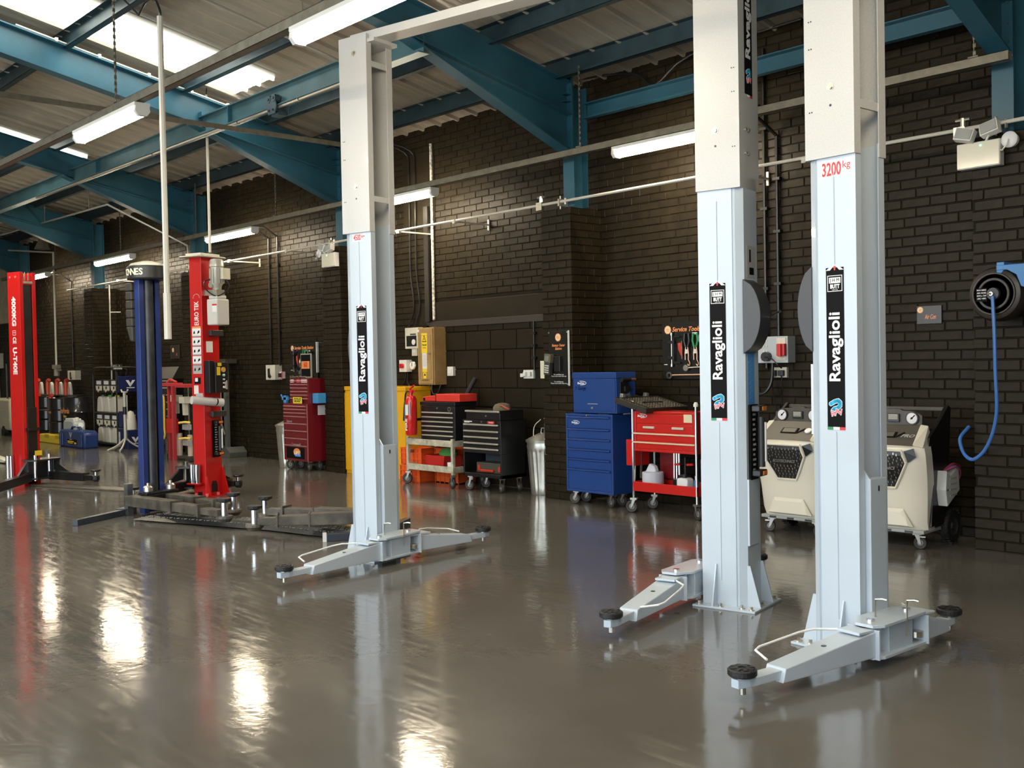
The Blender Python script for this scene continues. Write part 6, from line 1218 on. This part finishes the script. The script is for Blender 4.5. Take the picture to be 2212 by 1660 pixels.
# oil bottle rack
yr = 7.28; xa, xb = wx(203, yr), wx(253, yr); w2 = xb-xa
q = thing('bottle_rack', 'black rack of oil boxes and bottles with V emblem panels', 'rack', (xa, yr, 0)); 
for x in (0, w2):
    for y in (0, .45): MB().cyl((x, y, .03), (x, y, 1.36 if x else 1.34), .014, 8).build('upright', BLK, q, smooth=True)
for x in (.0, w2*.62): MB().tube(smoothpath([(x, .0, 1.30), (x+.05, .0, 1.42), (x+.22, .2, 1.43), (x+w2*.36, .45, 1.40), (x+w2*.38, .45, 1.28)], 4), .012).build('hoop', BLK, q, smooth=True)
shz = [zat(230, 963, yr)+.0, zat(230, 912, yr), zat(230, 878, yr), zat(230, 833, yr)]
SH = [.06, .62, 1.02]
for z in (.05, .60): MB().box(0, w2, 0, .45, z, z+.02).build('shelf', BLK, q)
for z in (.98, .36): MB().box(0, w2*1.0, .05, .45, z, z+.012).build('box_shelf', BLK, q)
NB = mat('navy_carton', (.012, .02, .09), .4); 
for j, z in enumerate((.992, .372)):
    for i in range(3):
        x = w2*(.03+.325*i); c = thing('dispenser_box', ('left', 'middle', 'right')[i]+' white-labelled oil box on the '+('upper', 'lower')[j]+' tier of the black rack', 'box', (xa+x, yr+.03, z), 0, 'oil boxes in the black rack')
        MB().box(0, w2*.30, 0, .30, .0, .215).build('box', BLK, c, bevel=.003); decal(fmat((w2*.15, -.001, .16)), [(-w2*.10, w2*.10, -.03, .035)], m=PRW, parent=c, name='label'); decal(fmat((w2*.15, -.001, .055)), polys=[[(-w2*.14, .05), (w2*.14, .05), (w2*.13, -.035), (.02, -.035), (-.03, -.075), (-.09, -.03), (-w2*.12, -.03)]], m=mat('cream_print', (.75, .70, .55), .4), parent=c, name='spout_panel'); decal(fmat((w2*.15, -.001, .065)), [(-.03, .02, -.02, .03)], m=PRB, parent=c, name='tap_print', lift=.001)
for j, z in enumerate((.97, .35)):
    p = MB().box(w2+.016, w2+.034, .02, .46, z+.02, z+.30).build('emblem_panel', NB, q, bevel=.003); vee(q, fmat((w2+.035, .24, z+.17), '+x'), .95, PRW)
caps = [(('green', mat('cap_dark_green', (.02, .12, .05), .4)), ('green', mat('cap_green', (.05, .3, .06), .4)), ('yellow', mat('cap_yellow', (.65, .5, .05), .4))), (('red', PRR), ('yellow', mat('cap_olive', (.6, .5, .12), .4)), ('white', PRW))]
for j, z in enumerate((.62, .07)):
    for i in range(3):
        cl, cm = caps[j][i]; x = w2*(.16+.30*i)
        c = thing('oil_bottle', ('left', 'middle', 'right')[i]+' white oil bottle with '+('dark green' if (i == 0 and j == 0) else cl)+' cap on the '+('upper', 'lower')[j]+' shelf of the rack', 'bottle', (xa+x, yr+.12, z), 0, 'white oil bottles in the black rack')
        MB().prism([(-.14, 0), (.13, 0), (.10, .24), (.05, .28), (-.06, .28), (-.10, .24)], 'y', -.08, .08).build('body', mat('jug_white', (.66, .63, .55), .5), c, bevel=.02, smooth=True); MB().lathe([(0, .28), (.045, .28), (.045, .31), (0, .31)], n=12).build('cap', cm, c, smooth=True)
q2 = thing('rack_header', 'white lettered header sign above the black oil rack', 'sign', (xa+w2*.35, yr+.2, 1.385)); text('V', .13, fmat((0, 0, .07)), PRS, q2, bold=.02); text('Valvoline', .10, fmat((.05, 0, .04)), PRW, q2, bold=.03, shear=.3, align='LEFT', width=.42); MB().box(-.05, .48, .004, .012, -.01, .10).build('backing', BLK, q2)
q2 = thing('grey_can', 'small grey oil can on the floor at the left of the black rack', 'can', (xa+.0, yr-.1, 0)); MB().prism([(-.12, 0), (.10, 0), (.10, .22), (.0, .27), (-.12, .20)], 'y', -.05, .08).build('body', mat('grey_can', (.16, .18, .19), .35), q2, bevel=.015, smooth=True); decal(fmat((0, -.051, .12)), [(-.05, .04, -.06, .04)], m=PRW, parent=q2, name='label')
# transmission jack (pole on curved feet)
q_ = G(272, 974)
q = thing('transmission_jack', 'silver upright transmission jack with curved feet in front of the oil rack', 'jack', (q_.x, q_.y, 0)); CJ = mat('jack_cream', (.55, .54, .48), .35, .3)
MB().cyl((0, 0, .18), (0, 0, 1.0), .028, 12).build('ram', CJ, q, smooth=True); MB().cyl((0, 0, .62), (0, 0, .75), .034, 12).build('collar', BLK, q, smooth=True); MB().tube([(-.14, 0, 1.04), (-.10, 0, 1.0), (.10, 0, 1.0), (.14, 0, 1.04)], .014).build('saddle', CJ, q, smooth=True)
for a_ in (200, 320, 260, 80): c, s = math.cos(math.radians(a_)), math.sin(math.radians(a_)); MB().tube(smoothpath([(0, 0, .22), (.08*c, .08*s, .14), (.18*c, .18*s, .07), (.30*c, .30*s, .02)], 4), .016).build('leg', CJ, q, smooth=True)
MB().cyl((.10, 0, .55), (.10, 0, .95), .010, 8).build('pump_rod', ZINC, q, smooth=True)
xt = W(283, 950, 7.45).x; q = thing('drain_bottle', 'white domed drain bottle on the navy tub behind the jack', 'bottle', (xt, 7.45, .33)); MB().lathe([(.0, 0), (.11, 0), (.105, .10), (.08, .24), (.05, .31), (0, .33)], n=18).build('body', mat('jug_white', (.66, .63, .55), .5), q, smooth=True)
q = thing('oil_tub', 'navy and white tub standing behind the transmission jack', 'tub', (xt, 7.45, 0)); MB().box(-.26, .20, -.14, .14, 0, .33).build('body', NB, q, bevel=.01); decal(fmat((-.18, -.141, .17)), [(-.06, .06, -.14, .12)], m=PRW, parent=q, name='label'); vee(q, fmat((.201, .0, .16), '+x'), .8, PRW)
# black chest behind the blue post
xq = wx(345, 7.5)
t = thing('roll_cabinet', 'tall black tool cabinet with silver bars between the blue and red posts', 'tool cabinet', (xq-.35, 7.50, 0)); chest(t, .92, .35, .12, 1.22, [1]*9, BLK, handle='bar', hm=ALU); MB().prism([(-.02, 1.22), (.0, 1.42), (.30, 1.42), (.37, 1.22)], 'x', 0, .92).build('sloped_lid', mat('lid_olive_black', (.05, .045, .032), .4), t, bevel=.004) if False else MB().add([(0, -.02, 1.22), (.92, -.02, 1.22), (.92, .35, 1.22), (0, .35, 1.22), (.0, .10, 1.42), (.92, .10, 1.42), (.92, .35, 1.42), (0, .35, 1.42)], [(0, 3, 2, 1), (4, 5, 6, 7), (0, 1, 5, 4), (1, 2, 6, 5), (2, 3, 7, 6), (3, 0, 4, 7)]).build('sloped_lid', mat('lid_olive_black', (.05, .045, .032), .4), t, bevel=.004)
four(t, .92, .35, .05, .125)
tag(MB(Matrix.Translation((xq-.02, 7.44, 1.24))).box(0, .18, 0, .01, 0, .24).build('white_notice', mat('notice_blue_white', (.55, .62, .72), .4)), 'pale notice propped on the front of the tall black cabinet', 'notice')
q_ = W(373, 763, WY-.02); q = thing('station_board', 'small dark board with a round badge right of the blue post', 'sign', (q_.x, WY-.02, q_.z)); MB().box(-.10, .28, -.0, .012, -.10, .14).build('panel', mat('dark_brown_board', (.028, .022, .018), .3), q); badge(q, .02, .05, .04); text('A', .08, fmat((.16, 0, -.03)), PRO, q)
# red strut press frame
q_ = G(384, 992); 
q = thing('spring_compressor', 'red floor-standing press frame with chrome rods left of the red motor post', 'press', (q_.x, q_.y, 0)); PR2 = mat('faded_red_paint', (.50, .04, .05), .4); 
fw_ = .36
for x, y in ((-fw_/2-.06, 0), (fw_/2-.06, -.10), (fw_/2+.30, .15)): MB().box(x-.025, x+.025, y-.025, y+.025, 0, 1.13).build('upright', PR2, q, bevel=.003)
MB().box(-fw_/2-.09, fw_/2, -.13, .03, 1.12, 1.17).box(fw_/2-.06, fw_/2+.33, -.10, .18, 1.10, 1.15).build('top_rail', PR2, q, bevel=.003); MB().box(-fw_/2-.03, fw_/2-.06, -.08, -.03, .40, .62).build('slotted_plate', RM, q, bevel=.003)
for x, y in ((.02, -.02), (.30, .06)): MB().cyl((x, y, .06), (x, y, 1.12), .012, 8).build('rod', CHR, q, smooth=True)
for x, z in ((.0, .88), (.30, .86)): MB().box(x-.08, x+.10, -.06, .06, z, z+.10).build('crosshead', CRM, q, bevel=.004); MB().prism([(x-.03, z-.18), (x+.05, z-.18), (x+.04, z), (x-.04, z)], 'y', -.03, .03).build('jaw', CRM, q, bevel=.004)
for z in (.56, .32): MB().tube([(.22, -.06, z), (.30, -.10, z+.01), (.40, -.06, z+.02), (.46, 0, z+.01)], .018).build('yellow_arm', mat('yellow_arm', (.80, .60, .12), .4), q, smooth=True); MB().box(.22, .42, -.02, .04, z-.10, z-.02).build('arm_block', PRS, q, bevel=.004)
MB().cyl((.08, .0, .06), (.08, .0, .40), .045, 12).cyl((.34, .05, .06), (.34, .05, .38), .04, 12).build('ram', mat('pinkish_ram', (.60, .48, .40), .35), q, smooth=True)
MB().tube(smoothpath([(-.02, -.13, 1.18), (.02, -.1, 1.22), (.10, -.08, 1.20), (.16, -.06, 1.18)], 3), .018).build('red_tool', mat('tool_red', (.55, .04, .02), .4), q, smooth=True)
b = MB(); random.seed(2)
for i in range(20): b.M = Matrix.Translation((-.24, -.05, .50-i*.022)) @ Matrix.Rotation(i*PI/2, 4, 'Z'); b.box(-.011, .011, -.004, .004, -.014, .014)
b.build('chain', COP, q)
q2 = thing('yellow_strap', 'yellow looped air line hanging left of the red press frame', 'strap', (q_.x-.35, q_.y-.05, 0)); MB().tube(smoothpath([(0, 0, .96), (-.04, 0, .90), (-.04, 0, .5), (-.06, 0, .36), (-.02, 0, .30), (.03, 0, .36), (.02, 0, .5), (.03, 0, .9), (0, 0, .96)], 4), .016).build('loop', mat('yellow_line', (.80, .60, .08), .4), q2, smooth=True); MB().cyl((0, .03, 0), (0, .03, 1.0), .012, 6).build('stand', BLK, q2)
# grey column machine behind the red post
q_ = G(478, 985)
q = thing('alignment_stand', 'grey twin-upright stand on a curved base right of the red motor post', 'stand', (q_.x, q_.y, 0)); GM = mat('grey_machine', (.13, .14, .13), .4, .3)
for x in (-.15, .22): MB().box(x-.04, x+.04, -.03, .03, .1, 1.45).build('upright', GM, q, bevel=.003)
MB().prism([(-.30, 0), (.50, 0), (.52, .08), (.40, .16), (.28, .12), (-.30, .14)], 'y', -.12, .18).build('base', GM, q, bevel=.006); MB().cyl((.04, 0, .12), (.04, 0, 1.40), .010, 8).build('screw', ZINC, q, smooth=True); MB().tube([(-.12, -.05, .86), (.05, -.05, .62), (.24, -.05, .34)], .016).build('brace', GM, q, smooth=True); MB().box(-.15, .28, -.04, .0, 1.02, 1.05).box(.24, .29, -.05, .0, .94, 1.10).build('crossbar', GM, q)
MB().box(-.05, .32, -.06, .14, 1.45, 1.52).build('head', mat('lid_olive_black', (.05, .045, .032), .4), q, bevel=.004); b = MB(); [b.cyl((x, -.125, .10), (x, -.12, .10), .02, 8) for x in (0, .25)]; b.build('bolt', ZINC, q)
pipe('black_hose', [(W(430, 960, 7.0).x, 7.0, .42), (W(434, 970, 7.0).x, 6.98, .25), (W(430, 980, 7.0).x, 6.95, .04), (W(424, 985, 7.0).x, 6.9, .012)], .018, BLK, 'black hose coil hanging behind the foot of the red press', 'hose', smooth=4)
# items at the left edge
xq = wx(-20, 7.2)
q = thing('wheeled_tank', 'cream wheeled tank at the far left edge behind the red post', 'tank', (xq, 7.15, 0)); w2 = wx(26, 7.2)-xq
MB().box(0, w2, 0, .5, .12, .80).build('body', mat('cream_tank', (.62, .57, .42), .4), q, bevel=.05, smooth=True); b = MB(); [b.box(.02, w2-.02, -.012, 0, z, z+.012) for z in (.35, .55)]; b.build('band', CRM, q); MB().lathe([(0, -.03), (.10, -.03), (.11, .03), (0, .03)], (w2*.72, .02, .11), 18, 'y').build('wheel', RUB, q, smooth=True)
MB().cyl((w2*.7, .1, .78), (w2*.7, .1, 1.55), .02, 8).build('handle_post', DKG, q, smooth=True)
q_ = W(3, 780, WY); q = thing('isolator_switch', 'cream isolator at the extreme left edge of the picture', 'switch', (q_.x, WY, q_.z)); MB().box(-.2, .18, -.12, 0, -.18, .18).build('case', CRM, q, bevel=.006); ex_iso(q, .12)
q_ = W(5, 650, WY); tag(MB(Matrix.Translation((q_.x, WY, q_.z))).box(-1.4, .45, -.03, -.005, -.55, .80).build('cream_panel', mat('cream_wall_panel', (.55, .50, .36), .5, var=.15)), 'cream wall panel at the left edge above the wheeled tank', 'panel')
# heater cone by rafter 4
q_ = W(92, 530, 7.3); tag(MB(Matrix.Translation((q_.x, 7.3, q_.z))).lathe([(.02, -.10), (.16, -.08), (.10, .05), (.05, .12), (0, .12)], n=16).build('flood_lamp', mat('dull_reflector', (.32, .30, .24), .3, .5), None, smooth=True), 'round metal lamp shade under the far left haunch', 'lamp')
# tools left on the floor by the red post
q_ = G(5, 1000); q = thing('low_jack', 'pale low jack arm on the floor at the left edge', 'jack', (q_.x, q_.y, 0)); MB().prism([(-.3, 0), (.28, .02), (.32, .05), (.1, .07), (-.3, .09)], 'y', -.06, .06).build('body', CRM, q, bevel=.006)
